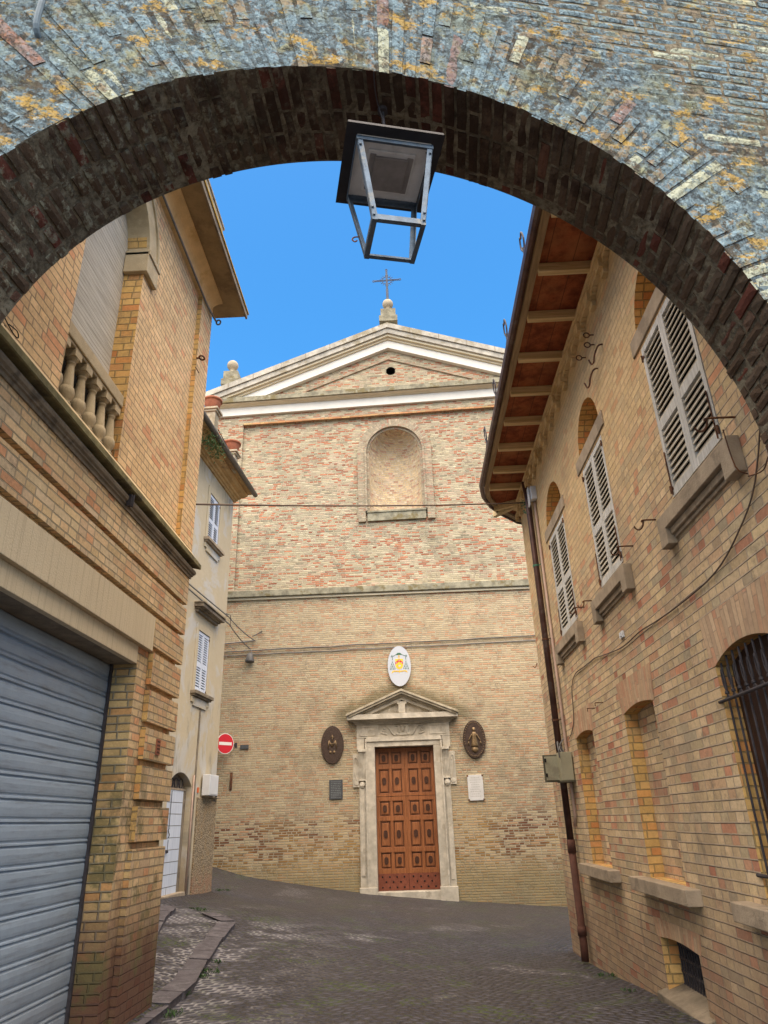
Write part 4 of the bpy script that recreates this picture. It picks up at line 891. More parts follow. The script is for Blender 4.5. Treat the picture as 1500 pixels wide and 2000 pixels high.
for k in range(6):
    a=W0+.06+k*.2065+.0; mb=MB(); mb.lathe(bal,(-2.555-.088,a,4.66),24); o=mb.build('baluster',m_granul,gh,smooth=True)
    mb=MB(); mb.box(-2.555-.088-.058,-2.555-.088+.058,a-.058,a+.058,5.148,5.214); mb.build('abacus',m_granul,o,bev=.004)
# impost and archivolt
for (a0,a1) in ((W1-.05,W1+.25),(W0-.25,W0+.05)):
    mb=MB(); mb.box(a0,a1,6.87,7.13,-.05,.20,lambda a,z_,d:FU(a,z_,d)); mb.box(a0-.0,a1+.015,7.09,7.15,-.065,.20,lambda a,z_,d:FU(a,z_,d)); mb.build('impost',m_granul,gh,bev=.006)
mb=MB(); cy=(W0+W1)/2; 
for (r0,r1,dd) in ((.572,.78,-.03),(.78,.815,-.05),(.815,.84,-.04)):
    for k in range(24):
        t0,t1=math.pi*k/24,math.pi*(k+1)/24; P=[]
        for d in (dd,.21 if r0<.6 else 0):
            for (rr,t) in ((r0,t0),(r1,t0),(r1,t1),(r0,t1)): P.append(FU(cy+rr*math.cos(t)*1.0,7.15+rr*math.sin(t),d))
        mb.add(P,[(0,1,2,3),(0,1,5,4),(1,2,6,5),(2,3,7,6),(3,0,4,7)])
mb.build('archivolt',m_granul,gh)
# eaves of the left house
mb=MB(); mb.box(-2.56,-2.10,2.75,7.93,8.26,8.32); mb.build('eaves_soffit',plain('stained_soffit',(.30,.22,.12),.9,.25,3,.004,c2=(.20,.14,.08)),gh,bev=.004)
mb=MB(); mb.box(-2.10,-2.075,2.75,7.96,8.245,8.33); mb.build('eaves_fascia',m_dkst,gh)
mb=MB(); mb.box(-2.115,-2.06,2.75,7.98,8.333,8.36); mb.build('roof_edge',plain('yellow_lichen',(.42,.27,.04),.9,.3,12,.004),gh)
mb=MB(); n=10; pf=[(-2.555,8.06),(-2.50,8.07)]+[(-2.50+.16*(1-math.cos(k*math.pi/2/8)),8.09+.14*math.sin(k*math.pi/2/8)) for k in range(9)]+[(-2.34,8.262),(-2.555,8.262)]
nn2=len(pf); mb.add([(x,2.75,z) for x,z in pf]+[(x,7.60,z) for x,z in pf],[(k,(k+1)%nn2,nn2+(k+1)%nn2,nn2+k) for k in range(nn2)]+[tuple(range(2*nn2-1,nn2-1,-1))]); mb.build('cove_moulding',m_stone_y,gh)
mb=MB(); mb.box(-2.26,-2.09,4.2,6.62,8.36,8.40); mb.box(-2.25,-2.10,4.25,6.60,8.40,8.56); mb.box(-2.27,-2.085,4.2,6.63,8.56,8.60); mb.build('parapet_block',m_stone_w,gh,bev=.01)
mb=MB(); mb.box(-8,-2.3,2.75,7.5,8.32,8.34); mb.build('roof',m_rooft,gh)
mb=MB(); mb.tube([(-2.48,2,8.03),(-2.48,7.35,8.03),(-2.46,7.62,8.03),(-2.44,7.72,8.02)],.014,8); mb.tube([(-2.42+.03*math.cos(t),7.74,8.03+.04*math.sin(t)) for t in [k*math.pi/5 for k in range(10)]],.012,6,0,True)
tag(mb.build('eaves_conduit',m_cableg,smooth=True),'grey conduit running under the eaves of the left house','conduit')
mb=MB(); mb.tube([(-2.49,7.18,7.02),(-2.44,7.18,7.02)],.012,6); mb.tube([(-2.42+.03*math.cos(t),7.18+.045*math.sin(t),7.02) for t in [k*math.pi/6 for k in range(12)]],.012,6,0,True); mb.tube([(-2.5,7.2,6.9),(-2.45,7.22,6.82)],.006,5)
tag(mb.build('iron_ring',m_rust),'dark iron ring fixed high on the left brick wall near the corner strip','ring')
mb=MB(); mb.tube(smoothpts([(-2.55,3.45,4.86),(-2.54,3.55,4.72),(-2.53,3.66,4.66),(-2.53,3.74,4.66),(-2.53,3.72,4.70),(-2.53,3.62,4.68)],5),.004,5); mb.tube(smoothpts([(-2.545,3.60,4.66),(-2.53,3.63,4.62),(-2.545,3.66,4.6)],4),.003,5)
tag(mb.build('wire_loop',m_black),'thin black wire loop hanging above the left string cornice','wire')
# ------------------------------------------------------------------ rendered house beyond
a7=R(3.7); P0=Vector((-4.4,16.6,0)); tt=-Vector((math.sin(a7),math.cos(a7),0)); nn3=Vector((math.cos(a7),-math.sin(a7),0))
def FP(u_,z,d): p=P0+tt*u_-nn3*d; return (p.x,p.y,z)
FPb=lambda a,z,d:FP(a,z,d)
ph=thing('rendered_house','narrow house with peeling beige render, white louvred shutters and a pale blue door','house',(-4.6,14,0))
mb=MB(); holewall(mb,FP,0,9.6,-.4,9.5,[(.99,1.73,7.71,8.9,.10,0),(1.08,1.80,4.245,5.56,.10,0),(1.50,2.72,.2,2.62,.30,.24)])
mb.quad(FP(0,-.4,0),FP(0,-.4,8),FP(0,9.5,8),FP(0,9.5,0)); mb.quad(FP(9.6,-.4,0),FP(9.6,-.4,8),FP(9.6,9.5,8),FP(9.6,9.5,0))
mb.box(.01,9.5,.35,8,-.4,9.45,lambda a,d,z:FP(a,z,d)); mb.build('wall',m_plaster,ph)
mb=MB(); mb.box(.005,1.16,-.4,2.19,-.035,.02,lambda a,z,d:FP(a,z,d)); mb.box(-.035,.0045,-.4,2.19,-.035,.8,lambda a,z,d:FP(a,z,d)); mb.build('roughcast_base',m_rough,ph,bev=.01)
mb=MB(); mb.box(-.03,.9,2.192,2.225,-.10,.02,lambda a,z,d:FP(a,z,d)); mb.build('stone_shelf',m_sill,ph,bev=.006)
for i,(a,b,c_,d_) in enumerate(((.99,1.73,7.71,8.9),(1.08,1.80,4.245,5.56))):
    mid=(a+b)/2
    for p,q in ((a+.01,mid-.002),(mid+.002,b-.01)):
        mb=MB(); leaf(mb,FP,p,q,c_+.01,d_-.01,.0,.56,.05,.05,False,.022); o=mb.build('shutter_leaf',[m_shutb,m_shutb],ph)
        for z in (c_+.08,d_-.08): 
            hb=MB(); e=q if p>mid-.01 else p; hb.box(e-.02,e+.03,z-.02,z+.02,-.01,-.001,FPb); hb.build('hinge',m_rust,o)
    mb=MB(); mb.box(a,b,c_,d_,.09,.11,FPb); mb.build('shade_sheet',m_black,ph)  # black sheet colours the shutter gaps as an unlit room
    mb=MB()
    for (x0,x1,z0,z1) in ((a-.14,a-.0,c_,d_+.14),(b,b+.14,c_,d_+.14),(a,b,d_,d_+.14)): mb.box(x0,x1,z0,z1,-.022,.0,FPb)
    mb.build('window_surround',m_plaster,ph,bev=.004)
    mb=MB(); mb.box(a-.20,b+.20,c_-.075,c_-.005,-.13,.05,FPb); mb.box(a-.17,b+.17,c_-.11,c_-.075,-.09,.0,FPb); mb.build('window_sill',m_dkst if i else m_sill,ph,bev=.006)
    mb=MB(); mb.prism([(a-.15,c_-.12),(b+.15,c_-.12),(b+.15,c_-.23),(b+.04,c_-.23),(b+.04,c_-.30),(a-.04,c_-.30),(a-.04,c_-.23),(a-.15,c_-.23)],lambda x,z,d:FP(x,z,d),-.035,.0); mb.build('apron',m_plaster,ph,bev=.004)
mb=MB()
for (z0,z1,o) in ((5.90,5.95,.07),(5.95,5.985,.12),(5.985,6.06,.20),(6.06,6.09,.23)): mb.box(.80-o*.6,2.04+o*.6,z0,z1,-o,.0,FPb)
mb.build('window_hood',m_dkst,ph,bev=.006)
# door
mb=MB(); mb.box(1.66,2.70,.50,2.30,.10,.14,FPb); dr=mb.build('door',m_shutb,ph)
mb=MB()
for k in range(8): 
    z=.62+k*.208; mb.box(1.67,2.69,z-.004,z+.006,.0985,.102,FPb)
mb.box(2.15,2.16,.50,.62,.0985,.102,FPb); mb.build('board_joint',m_cabd,dr)
mb=MB(); mb.tube([FP(2.31,z,.08) for z in (2.28,1.62)],.006,6); mb.tube([FP(2.31+.03*math.sin(k*.8),1.62-k*.02,.075) for k in range(9)],.008,6); mb.tube([FP(2.31,1.42,.075),FP(2.32,1.25,.075)],.005,6); mb.lathe([(.0,-.03),(.03,-.015),(.03,.015),(0,.03)],(0,0,0),10,lambda x,y,z:(FP(2.32,1.22,.08)[0]+x,FP(2.32,1.22,.08)[1]+y,1.22+z)); mb.build('door_chain',m_iron,dr)
mb=MB(); mb.box(1.6,2.71,2.30,2.335,.09,.16,FPb); mb.build('transom',m_sill,ph)
mb=MB(); mb.box(1.5,2.72,2.336,2.63,.145,.16,FPb); mb.box(1.5,1.66,.2,2.3,.105,.14,FPb); mb.build('fanlight_recess',m_dkst,ph)
mb=MB()
for cx in (1.8,2.05,2.3,2.55): mb.tube([FP(cx+.10*math.cos(t),2.43+.09*math.sin(t),.115) for t in [k*math.pi/8 for k in range(16)]],.009,5,0,True)
for cx in (1.93,2.18,2.43): mb.tube(smoothpts([FP(cx-.08,2.34,.112),FP(cx,2.5,.112),FP(cx+.08,2.34,.112)],4),.008,5)
mb.build('fanlight_grille',m_iron,ph)
mb=MB(); mb.box(1.50,2.9,.20,.50,-.03,.3,FPb); mb.build('door_step',m_sill,ph,bev=.01)
mb=MB(); mb.box(1.30,1.38,.4,4.0,-.012,.0,FPb); mb.build('chase_shade_strip',m_dkst,ph)  # flat brown strip paints the shade of a recessed pipe slot
mb=MB(); mb.tube([FP(1.46,2.6,-.02),FP(1.46,.45,-.02)],.018,8); tag(mb.build('thin_pipe',m_conduit,smooth=True),'thin buff pipe running down beside the pale blue door','pipe')
# cornice + gutter + roof
mb=MB(); pf=[(0,9.44),(.04,9.44),(.05,9.48),(.09,9.49),(.10,9.53),(.15,9.54),(.17,9.58),(.26,9.60),(.30,9.64),(.33,9.66),(.34,9.70),(.44,9.71),(.45,9.76),(0,9.78)]
n=len(pf); vs=[FP(-.05-p*.35,z,-p) for p,z in pf]+[FP(9.7,z,-p) for p,z in pf]
mb.add(vs,[(k,(k+1)%n,n+(k+1)%n,n+k) for k in range(n)]+[tuple(range(n)),tuple(range(2*n-1,n-1,-1))]); mb.build('cornice',plain('ochre_cornice',(.44,.30,.14),.9,.22,4,.006,c2=(.24,.16,.09)),ph)
mb=MB(); mb.tube([FP(-.30,9.735,-.50),FP(9.7,9.735,-.50)],.062,12); mb.build('gutter',m_lead,ph,smooth=True)
mb=MB(); mb.add([FP(-.2,9.79,-.48),FP(9.7,9.79,-.48),FP(9.7,9.86,3),FP(-.2,9.86,3)],[(0,1,2,3)]); mb.build('roof_terrace',m_rooft,ph)
def ped(u_,z0,z1,lab,z2):
    o=.28
    mb=MB(); mb.box(u_-.13,u_+.13,z0-.1,z1-.10,-o-.13,-o+.13,FPb); mb.box(u_-.165,u_+.165,z1-.10,z1-.05,-o-.165,-o+.165,FPb); mb.box(u_-.20,u_+.20,z1-.05,z1,-o-.20,-o+.20,FPb); mb.build('pedestal',m_stone_w,ph,bev=.006)
    c=FP(u_,z1,-o); mb=MB(); mb.lathe([(.13,0),(.15,.02),(.195,.20),(.20,.235),(.225,.24),(.225,.285),(.205,.29),(.19,.25),(.0,.24)],c,24)
    tag(mb.build('flower_pot',m_terra,smooth=True),lab,'flower pot','terracotta pots on the roof terrace')
    return c
c1=ped(1.22,9.80,10.22,'terracotta bowl pot on the roof pedestal nearer the church',10.5)
c2=ped(2.78,9.80,10.50,'partly hidden terracotta pot on the pedestal nearer the left brick house',10.8)
mb=MB()
for z in (10.02,10.16): mb.tube([FP(1.35,z,-.3),FP(2.65,z+.12,-.3)],.012,6)
mb.build('terrace_rail',m_iron,ph)
def tuft(name,lab,cat,pts,n,sz,sp,drop=0,mat=None,group=None):
    mb=MB()
    for _ in range(n):
        c=Vector(random.choice(pts))+Vector([random.gauss(0,sp) for _ in range(3)])+Vector((0,0,-drop*random.random()))
        d=Vector([random.gauss(0,1) for _ in range(3)]).normalized(); e=d.cross(Vector([random.gauss(0,1) for _ in range(3)])).normalized(); s=sz*random.uniform(.5,1.3)
        mb.add([c,c+d*s+e*s*.35,c+d*s*2,c+d*s-e*s*.35],[(0,1,2,3)])
    return tag(mb.build(name,mat or m_green),lab,cat,group)
tuft('gutter_plant','dark green plant spilling over the gutter beside the left brick house','plant',[FP(u_,9.62,-.42) for u_ in (2.6,2.9,3.2)],500,.035,.09,.25)
tuft('terrace_plant','small green sprigs growing at the foot of the farther pedestal','plant',[FP(.75,9.85,-.35),FP(.6,9.82,-.35)],70,.03,.04)
tuft('eaves_moss','small green plant growing at the drainpipe outlet under the eaves','plant',[(2.28,11.75,6.85),(2.28,11.72,6.7)],160,.02,.035,mat=m_patina)
mbx=MB(); mbx.box(.42,.98,2.225,2.64,-.20,-.03,FPb); mbt=thing('meter_box','white plastic meter box on a stone shelf on the rendered house corner','meter box',(-4.3,16,2.2)); mbx.build('housing',m_meter,mbt,bev=.012)
mb=MB(); mb.box(.45,.95,2.25,2.615,-.208,-.2005,FPb); mb.build('meter_door',m_meter,mbt,bev=.004)
mb=MB(); mb.tube(smoothpts([FP(.30,2.36,-.1),FP(.34,2.33,-.14),FP(.32,2.26,-.13),FP(.22,2.23,-.1)],4),.02,6); mb.build('black_cable',m_black,mbt)
mb=MB(); mb.box(1.10,1.18,2.28,2.38,-.02,.0,FPb); tag(mb.build('orange_tag',flat('orange',(.55,.12,.03))),'small orange marker on the render left of the white meter box','marker')
# ------------------------------------------------------------------ church
XC=-.19
def tz(x,z): return z+.033*(x-XC)*max(0,min(1,(z-7.7)/6.3))
FCb=lambda x,z,d:(x,19.22+d,tz(x,z))
ch=thing('church','tall brick church facade with white pediment, arched niche and stone portal','church',(0,19.3,0))
mb=MB()
nx=24; X0,X1=-5.75,5.38
holewall(mb,FCb,X0,X1,-1.0,7.83,[(-.955,.575,.05,3.40,.30,0,2)])
holewall(mb,FCb,X0,X1,7.83,14.3,[(-4.92,4.54,7.83,13.5,.075,0)])
holewall(mb,lambda x,z,d:FCb(x,z,d+.075),-4.92,4.54,7.83,13.5,[(-.925,.675,10.18,13.0,.0001,.80)])
mb.quad((X0,19.22,-1),(X0,34,-1),(X0,34,14.5),(X0,19.22,14.5)); mb.quad((X1,19.22,-1),(X1,34,-1),(X1,34,14.5),(X1,19.22,14.5))
# tympanum with a round hole
ox,oz,orr=-.13,15.22,.16; x=-5.2
while x<4.8:
    s=.02 if abs(x-ox)<.2 else .1
    x1=x+s; za,zb=16.03-abs(x-XC)*.375,16.03-abs(x1-XC)*.375
    def Q(p,q,ta,tb): 
        if ta>p or tb>q: mb.quad(FCb(x,p,.03),FCb(x1,q,.03),FCb(x1,tb,.03),FCb(x,ta,.03),[(x,p),(x1,q),(x1,tb),(x,ta)])
    xm=(x+x1)/2
    if abs(xm-ox)<orr:
        h=math.sqrt(orr**2-(xm-ox)**2); Q(14.2,14.2,oz-h,oz-h); Q(oz+h,oz+h,za+.1,zb+.1)
    else: Q(14.2,14.2,max(14.2,za+.1),max(14.2,zb+.1))
    x=x1
# niche
R_=.80; cx=-.125; na=28
def nv(a,z): return FCb(cx+R_*math.cos(a),z,.075+R_*.92*math.sin(a))
for i in range(na):
    a0,a1=math.pi*i/na,math.pi*(i+1)/na
    for (q0,q1) in ((10.18,11.2),(11.2,12.2)):
        mb.quad(nv(a0,q0),nv(a1,q0),nv(a1,q1),nv(a0,q1),[(a0*R_,q0),(a1*R_,q0),(a1*R_,q1),(a0*R_,q1)],1)
    nb_=10
    for j in range(nb_):
        e0,e1=math.pi/2*j/nb_,math.pi/2*(j+1)/nb_
        def sv(a,e): return FCb(cx+R_*math.cos(a)*math.cos(e),12.2+R_*math.sin(e),.075+R_*.92*math.sin(a)*math.cos(e))
        mb.quad(sv(a0,e0),sv(a1,e0),sv(a1,e1),sv(a0,e1),[(a0*R_*math.cos(e0),12.2+R_*e0),(a1*R_*math.cos(e0),12.2+R_*e0),(a1*R_*math.cos(e1),12.2+R_*e1),(a0*R_*math.cos(e1),12.2+R_*e1)],1)
mb.quad(FCb(cx-R_,10.18,.075),FCb(cx+R_,10.18,.075),FCb(cx+R_,10.18,.9),FCb(cx-R_,10.18,.9),None,1)
wo_=mb.build('facade_wall',[m_church,m_niche,m_stone],ch)
mb=MB(); mb.box(ox-.25,ox+.25,15.0,15.5,.35,.4,FCb)
for k in range(20):
    t0,t1=2*math.pi*k/20,2*math.pi*(k+1)/20; mb.quad(*[FCb(ox+orr*math.cos(t),oz+orr*math.sin(t),d) for t,d in ((t0,.03),(t1,.03),(t1,.36),(t0,.36))])
mb.build('oculus',m_black,ch)
# niche frame
mb=MB()
def ringseg(mb,c0,z0,r0,r1,d0,d1,N=30):
    for k in range(N):
        t0,t1=math.pi*k/N,math.pi*(k+1)/N; q=[(r0,t0),(r1,t0),(r1,t1),(r0,t1)]
        P=[FCb(c0+rr*math.cos(t),z0+rr*math.sin(t),d) for d in (d0,d1) for rr,t in q]; UVf=[(rr,t*r0) for rr,t in q]
        mb.add(P,[(0,1,2,3)],[UVf]); mb.add(P,[(0,1,5,4),(1,2,6,5),(3,0,4,7)])
ringseg(mb,cx,12.2,.93,1.15,-.02,.074); ringseg(mb,cx,12.2,.87,.93,-.06,.074); ringseg(mb,cx,12.2,.80,.87,.03,.074)
for s in (-1,1):
    for r0,r1,d0 in ((.93,1.15,-.02),(.87,.93,-.06),(.80,.87,.03)):
        a,b=sorted((cx+s*r0,cx+s*r1)); mb.box(a,b,10.18 if r0<.9 else 9.85,12.2,d0,.074,FCb)
mb.build('niche_frame',m_church_dark,ch)
mb=MB(); mb.box(cx-.88,cx+.88,9.86,10.12,-.01,.074,FCb); mb.box(cx-.90,cx+.90,10.12,10.18,-.04,.074,FCb); mb.build('niche_sill',m_lichledge,ch,bev=.008)
mb=MB(); mb.box(-4.92,4.54,13.50,13.56,-.06,.02,FCb); mb.build('brick_ledge',brick('ledge_brick',[(0,(.5,.27,.12)),(.5,(.45,.2,.1)),(1,(.5,.35,.16))],(.3,.24,.15)),ch)
# string course
mb=MB(); mb.box(X0-.05,X1+.05,7.60,7.80,-.13,-.001,FCb); mb.build('string_course',m_lichledge,ch,bev=.02)
mb=MB(); mb.box(X0-.03,X1+.03,7.53,7.60,-.06,-.001,FCb); mb.build('string_fillet',m_cream,ch,bev=.008)
# entablature
mb=MB(); mb.box(X0-.1,X1+.1,13.865,14.16,-.10,-.001,FCb); mb.build('white_frieze',m_white,ch)
mb=MB(); mb.prism([(-.001,14.161),(-.15,14.161),(-.16,14.18),(-.22,14.19),(-.27,14.20),(-.28,14.225),(-.001,14.225)],lambda d,z,x:FCb(x,z,d),X0-.25,X1+.25); mb.build('cornice_soffit',m_cream,ch)
mb=MB(); mb.box(X0-.30,X1+.30,14.226,14.40,-.34,.2,FCb); mb.build('cornice_ledge',m_lichledge,ch,bev=.01)
def rake(mb,z0,z1,d0,d1,xe):
    for s,xe_ in ((-1,xe[0]),(1,xe[1])):
        N=8
        for k in range(N):
            xa=XC+(xe_-XC)*k/N; xb=XC+(xe_-XC)*(k+1)/N; P=[]
            for x in (xa,xb):
                dz=-abs(x-XC)*.375
                for (z,d) in ((z0,d0),(z1,d0),(z1,d1),(z0,d1)): P.append(FCb(x,z+dz,d))
            mb.add(P,[(0,1,5,4),(1,2,6,5),(2,3,7,6),(3,0,4,7)]+([(4,5,6,7)] if k==N-1 else []))
mb=MB(); cp_=mb; rake(mb,16.70,16.89,-.39,.8,(-6.2,5.8)); rake(mb,16.51,16.695,-.34,.1,(-6.1,5.7))
mb=MB(); rake(mb,16.43,16.508,-.27,.1,(-6.0,5.6)); rake(mb,16.36,16.43,-.18,.1,(-5.8,5.4)); mb.build('raking_mould',m_cream,ch)
mb=MB(); rake(mb,16.06,16.36,-.12,.1,(-5.3,4.9)); mb.build('raking_fascia',m_white,ch)
mb=MB()
for s in (-1,1):
    xa,za=XC,15.66; xb,zb=XC+s*2.72,15.66-2.72*.375; mb.add([FCb(*p) for p in ((xa,za,-.02),(xb,zb,-.02),(xb,zb+.08,-.02),(xa,za+.08,-.02),(xa,za,.03),(xb,zb,.03),(xb,zb+.08,.03),(xa,za+.08,.03))],[(0,1,2,3),(0,1,5,4),(2,3,7,6)])
mb.build('brick_chevron',m_church_dark,ch)
mb=MB(); mb.quad((X0-.3,19.3,14.0),(XC,19.3,16.7),(XC,34,16.7),(X0-.3,34,14.0)); mb.quad((XC,19.3,16.7),(X1+.3,19.3,14.3),(X1+.3,34,14.3),(XC,34,16.7)); mb.build('roof',m_rooft,ch)
for x in [-5.4,-4.6,-3.7,-2.9,-2.1,-1.2,.55,1.5,2.4,3.3]:
    z=16.89-abs(x-XC)*.375; cp_.box(x-.008,x+.008,z-.19,z+.003,-.393,-.38,FCb,1)
cp_.build('coping',[m_coping,m_dkst],ch)
# finials
def finial(x,z,w_,lab=None):
    mb=MB(); mb.box(x-w_*.56,x+w_*.56,18.85,19.45,z-.1,z+.14); mb.box(x-w_*.46,x+w_*.46,18.9,19.4,z+.14,z+.46); o=mb.build('finial_pedestal',m_lichledge,ch,bev=.01)
    mb=MB(); pr=[(.13,.46),(.13,.49),(.08,.51),(.065,.58),(.09,.62)]+[(.185*math.sin(t),.79-.185*math.cos(t)) for t in [math.pi*(.2+.8*k/12) for k in range(13)]]; mb.lathe(pr,(x,19.1,z),22); mb.build('stone_ball',m_stone_w,ch,smooth=True)
finial(-.135,17.08,.55); finial(-5.37,14.84,.52)
mb=MB(); cxx,yy=-.135,19.1; zb_=18.10
mb.tube([(cxx,yy,zb_),(cxx,yy,18.55)],.045,10); mb.tube([(cxx,yy,18.55),(cxx,yy,19.38)],.022,8)
for s in (-.022,.022): mb.tube([(cxx+s,yy,18.52),(cxx+s,yy,19.34)],.014,6); mb.tube([(cxx-.43,yy,18.93+s-.012),(cxx+.43,yy,18.93+s+.012)],.014,6)
for (x,z) in ((cxx,19.40),(cxx-.46,18.915),(cxx+.46,18.945)): mb.tube([(x+.035*math.cos(t),yy,z+.035*math.sin(t)) for t in [k*math.pi/5 for k in range(10)]],.014,6,0,True)
mb.tube([(cxx+.16*math.cos(t),yy,18.93+.16*math.sin(t)) for t in [k*math.pi/12 for k in range(24)]],.013,6,0,True)
for k in range(16):
    t=math.pi/8*k+math.pi/16; mb.tube([(cxx+.17*math.cos(t),yy,18.93+.17*math.sin(t)),(cxx+.245*math.cos(t),yy,18.93+.245*math.sin(t))],.011,5)
mb.build('iron_cross',m_steel,ch)
# ---- portal
YF=19.22
B=lambda mb,x0,x1,z0,z1,p0,p1=-.001: mb.box(x0,x1,z0,z1,-p0,p1,FCb)
for s,(xa,xb,xc) in enumerate(((-.955,-1.20,-1.37),(.575,.80,.965))):
    mb=MB(); zb0=.0 if s==0 else -.12
    x0,x1=sorted((xa,xb)); B(mb,x0,x1,zb0,3.40,.10); xm=(x0+x1)/2; 
    e=(xb-.05,xb) if s==0 else (xb,xb+.05)
    e=(min(xa,xb),min(xa,xb)+.045) if s==0 else (max(xa,xb)-.045,max(xa,xb)); B(mb,e[0],e[1],zb0,3.52,.135)
    x0,x1=sorted((xb,xc)); B(mb,x0+.002,x1-.002,zb0-.05,2.50,.055); B(mb,x0+.035,x1-.035,zb0+.4,2.40,.07)
    B(mb,min(xa,xc)-.02,max(xa,xc)+(.0 if s==0 else .02),zb0-.12 if s else zb0-.1,zb0+.26 if s else zb0+.16,.16)
    mb.build('door_jamb',m_stone,ch,bev=.008)
    # console bracket
    mb=MB(); c0,c1=sorted((xc,xb))
    N=14; prof=[]
    for k in range(N+1):
        f_=k/N; z=2.62+.66*f_; prof.append((.09+.12*f_**1.6+.015*math.sin(f_*math.pi*2),z))
    for i in range(4):
        a=c0+(c1-c0)*(i+.12)/4; b=c0+(c1-c0)*(i+.88)/4; pl=[(-.0,2.62)]+[(p,z) for p,z in prof]+[(0,3.28)]
        mb.prism(pl,lambda p,z,x:FCb(x,z,-p),a,b)
    mb.prism([(0,2.60)]+[(p-.018,z) for p,z in prof]+[(0,3.28)],lambda p,z,x:FCb(x,z,-p),c0+.004,c1-.004)
    B(mb,c0-.01,c1+.01,3.28,3.34,.24); B(mb,c0,c1,2.585,2.62,.12)
    mb.lathe([(.0,-.08),(.05,-.06),(.08,.0),(.075,.06),(.03,.12)],(0,0,0),14,lambda X_,Y_,Z_:FCb((c0+c1)/2+X_,2.47+Z_,-.05+Y_*.9))
    # outer scroll plate
    o0,o1=((c0-.16,c0-.005) if s==0 else (c1+.005,c1+.16)); B(mb,o0,o1,2.44,3.24,.045); sg=-1 if s==0 else 1
    ox_=(o0+o1)/2
    mb.tube(smoothpts([FCb(ox_-sg*.05,2.52,-.05),FCb(ox_+sg*.02,2.75,-.055),FCb(ox_+sg*.05,3.0,-.055),FCb(ox_+sg*.02,3.15,-.055),FCb(ox_-sg*.03,3.12,-.055),FCb(ox_-sg*.02,3.03,-.055)],5),.014,6)
    mb.lathe([(0,-.015),(.05,-.01),(.06,.0),(.0,.01)],(0,0,0),14,lambda X_,Y_,Z_:FCb(ox_-sg*.01+X_,2.53+Y_,-.05+Z_))
    mb.build('console_bracket',m_stone,ch,bev=.003)
mb=MB(); B(mb,-1.20,.80,3.402,3.53,.10); B(mb,-1.20,.80,3.53,3.60,.14); B(mb,-1.17,.77,3.60,3.63,.12)
B(mb,-1.40,1.0,3.35,3.3999,.0) if False else None
B(mb,-1.42,-.84,3.63,3.97,.07); B(mb,.44,1.02,3.63,3.97,.07); B(mb,-.839,.439,3.63,3.97,.035)
for (x0,x1) in ((-1.34,-.90),(.50,.94)):
    for q in ((x0,x1,3.68,3.70),(x0,x1,3.90,3.92),(x0,x0+.02,3.70,3.90),(x1-.02,x1,3.70,3.90)): B(mb,*q,.088)
B(mb,-1.42,-1.22,3.35,3.63,.06); B(mb,.82,1.02,3.35,3.63,.06)
mb.build('frieze',m_stone,ch,bev=.004)
# cherub relief between scrolls
mb=MB(); hx,hz=-.20,3.81
def bl(mb,x,z,rx,rz,ry,base=.035): mb.lathe([(math.sin(t),math.cos(t)) for t in [math.pi*k/8 for k in range(9)]],(0,0,0),12,lambda X_,Y_,Z_:FCb(x+X_*rx,z+Z_*rz,-base+Y_*ry))
bl(mb,hx,hz+.03,.055,.075,.07); bl(mb,hx,hz+.085,.065,.04,.06)
for s in (-1,1):
    bl(mb,hx+s*.11,hz+.02,.05,.11,.03); bl(mb,hx+s*.14,hz-.1,.05,.04,.035); bl(mb,hx+s*.16,hz+.11,.05,.03,.03)
    mb.tube(smoothpts([FCb(hx+s*.2,hz-.13,-.05),FCb(hx+s*.27,hz-.09,-.055),FCb(hx+s*.33,hz-.0,-.055),FCb(hx+s*.42,hz+.1,-.055),FCb(hx+s*.56,hz+.13,-.05)],5),.018,6)
    mb.tube([FCb(hx+s*.50+.055*math.cos(t)*(.4+.6*k/16),hz+.02+.06*math.sin(t)*(.4+.6*k/16),-.05) for k,t in [(k,k*.45) for k in range(17)]],.012,6)
    for k in range(4): bl(mb,hx+s*(.44+.04*k),hz-.10+.012*k,.03,.025,.03)
bl(mb,hx,hz-.12,.12,.03,.035)
bl(mb,hx,hz+.03,.012,.025,.085)
mb.build('cherub_relief',m_stone,ch,smooth=True)
mb=MB(); rows=[(3.97,4.01,.11,-1.46,1.06),(4.01,4.045,.17,-1.50,1.10),(4.045,4.07,.24,-1.57,1.17)]
for z0,z1,p,x0,x1 in rows: B(mb,x0,x1,z0,z1,p)
B(mb,-1.65,1.25,4.07,4.20,.34); mb.build('portal_cornice',m_stone,ch,bev=.005)
mb=MB(); px=XC-.01
def prk(mb,zA,h,p,xe):
    for s in (-1,1):
        P=[]; xb=px+s*xe
        for x in (px,xb):
            dz=-(abs(x-px))*.41
            for z,d in ((zA,-p),(zA+h,-p),(zA+h,.0),(zA,.0)): P.append(FCb(x,z+dz,d))
        mb.add(P,[(0,1,5,4),(1,2,6,5),(3,0,4,7),(4,5,6,7)])
prk(mb,4.76,.055,.42,1.47); prk(mb,4.70,.06,.38,1.40); prk(mb,4.66,.04,.30,1.30); mb.build('portal_pediment',m_stone_w,ch,bev=.004)
mb=MB(); prk(mb,4.56,.10,.20,1.02); mb.build('inner_rake',m_stone,ch)
mb=MB(); mb.prism([(px-1.35,4.2),(px+1.35,4.2),(px,4.70)],lambda x,z,d:FCb(x,z,d),-.07,-.002); mb.build('portal_tympanum',m_stone,ch)
mb=MB(); B(mb,px-.09,px+.09,4.22,4.45,.24); B(mb,px-.13,px+.13,4.45,4.52,.22)
for k in range(4): B(mb,px-.085+k*.045,px-.055+k*.045,4.205,4.225,.22)
mb.build('keystone',m_stone,ch,bev=.006)
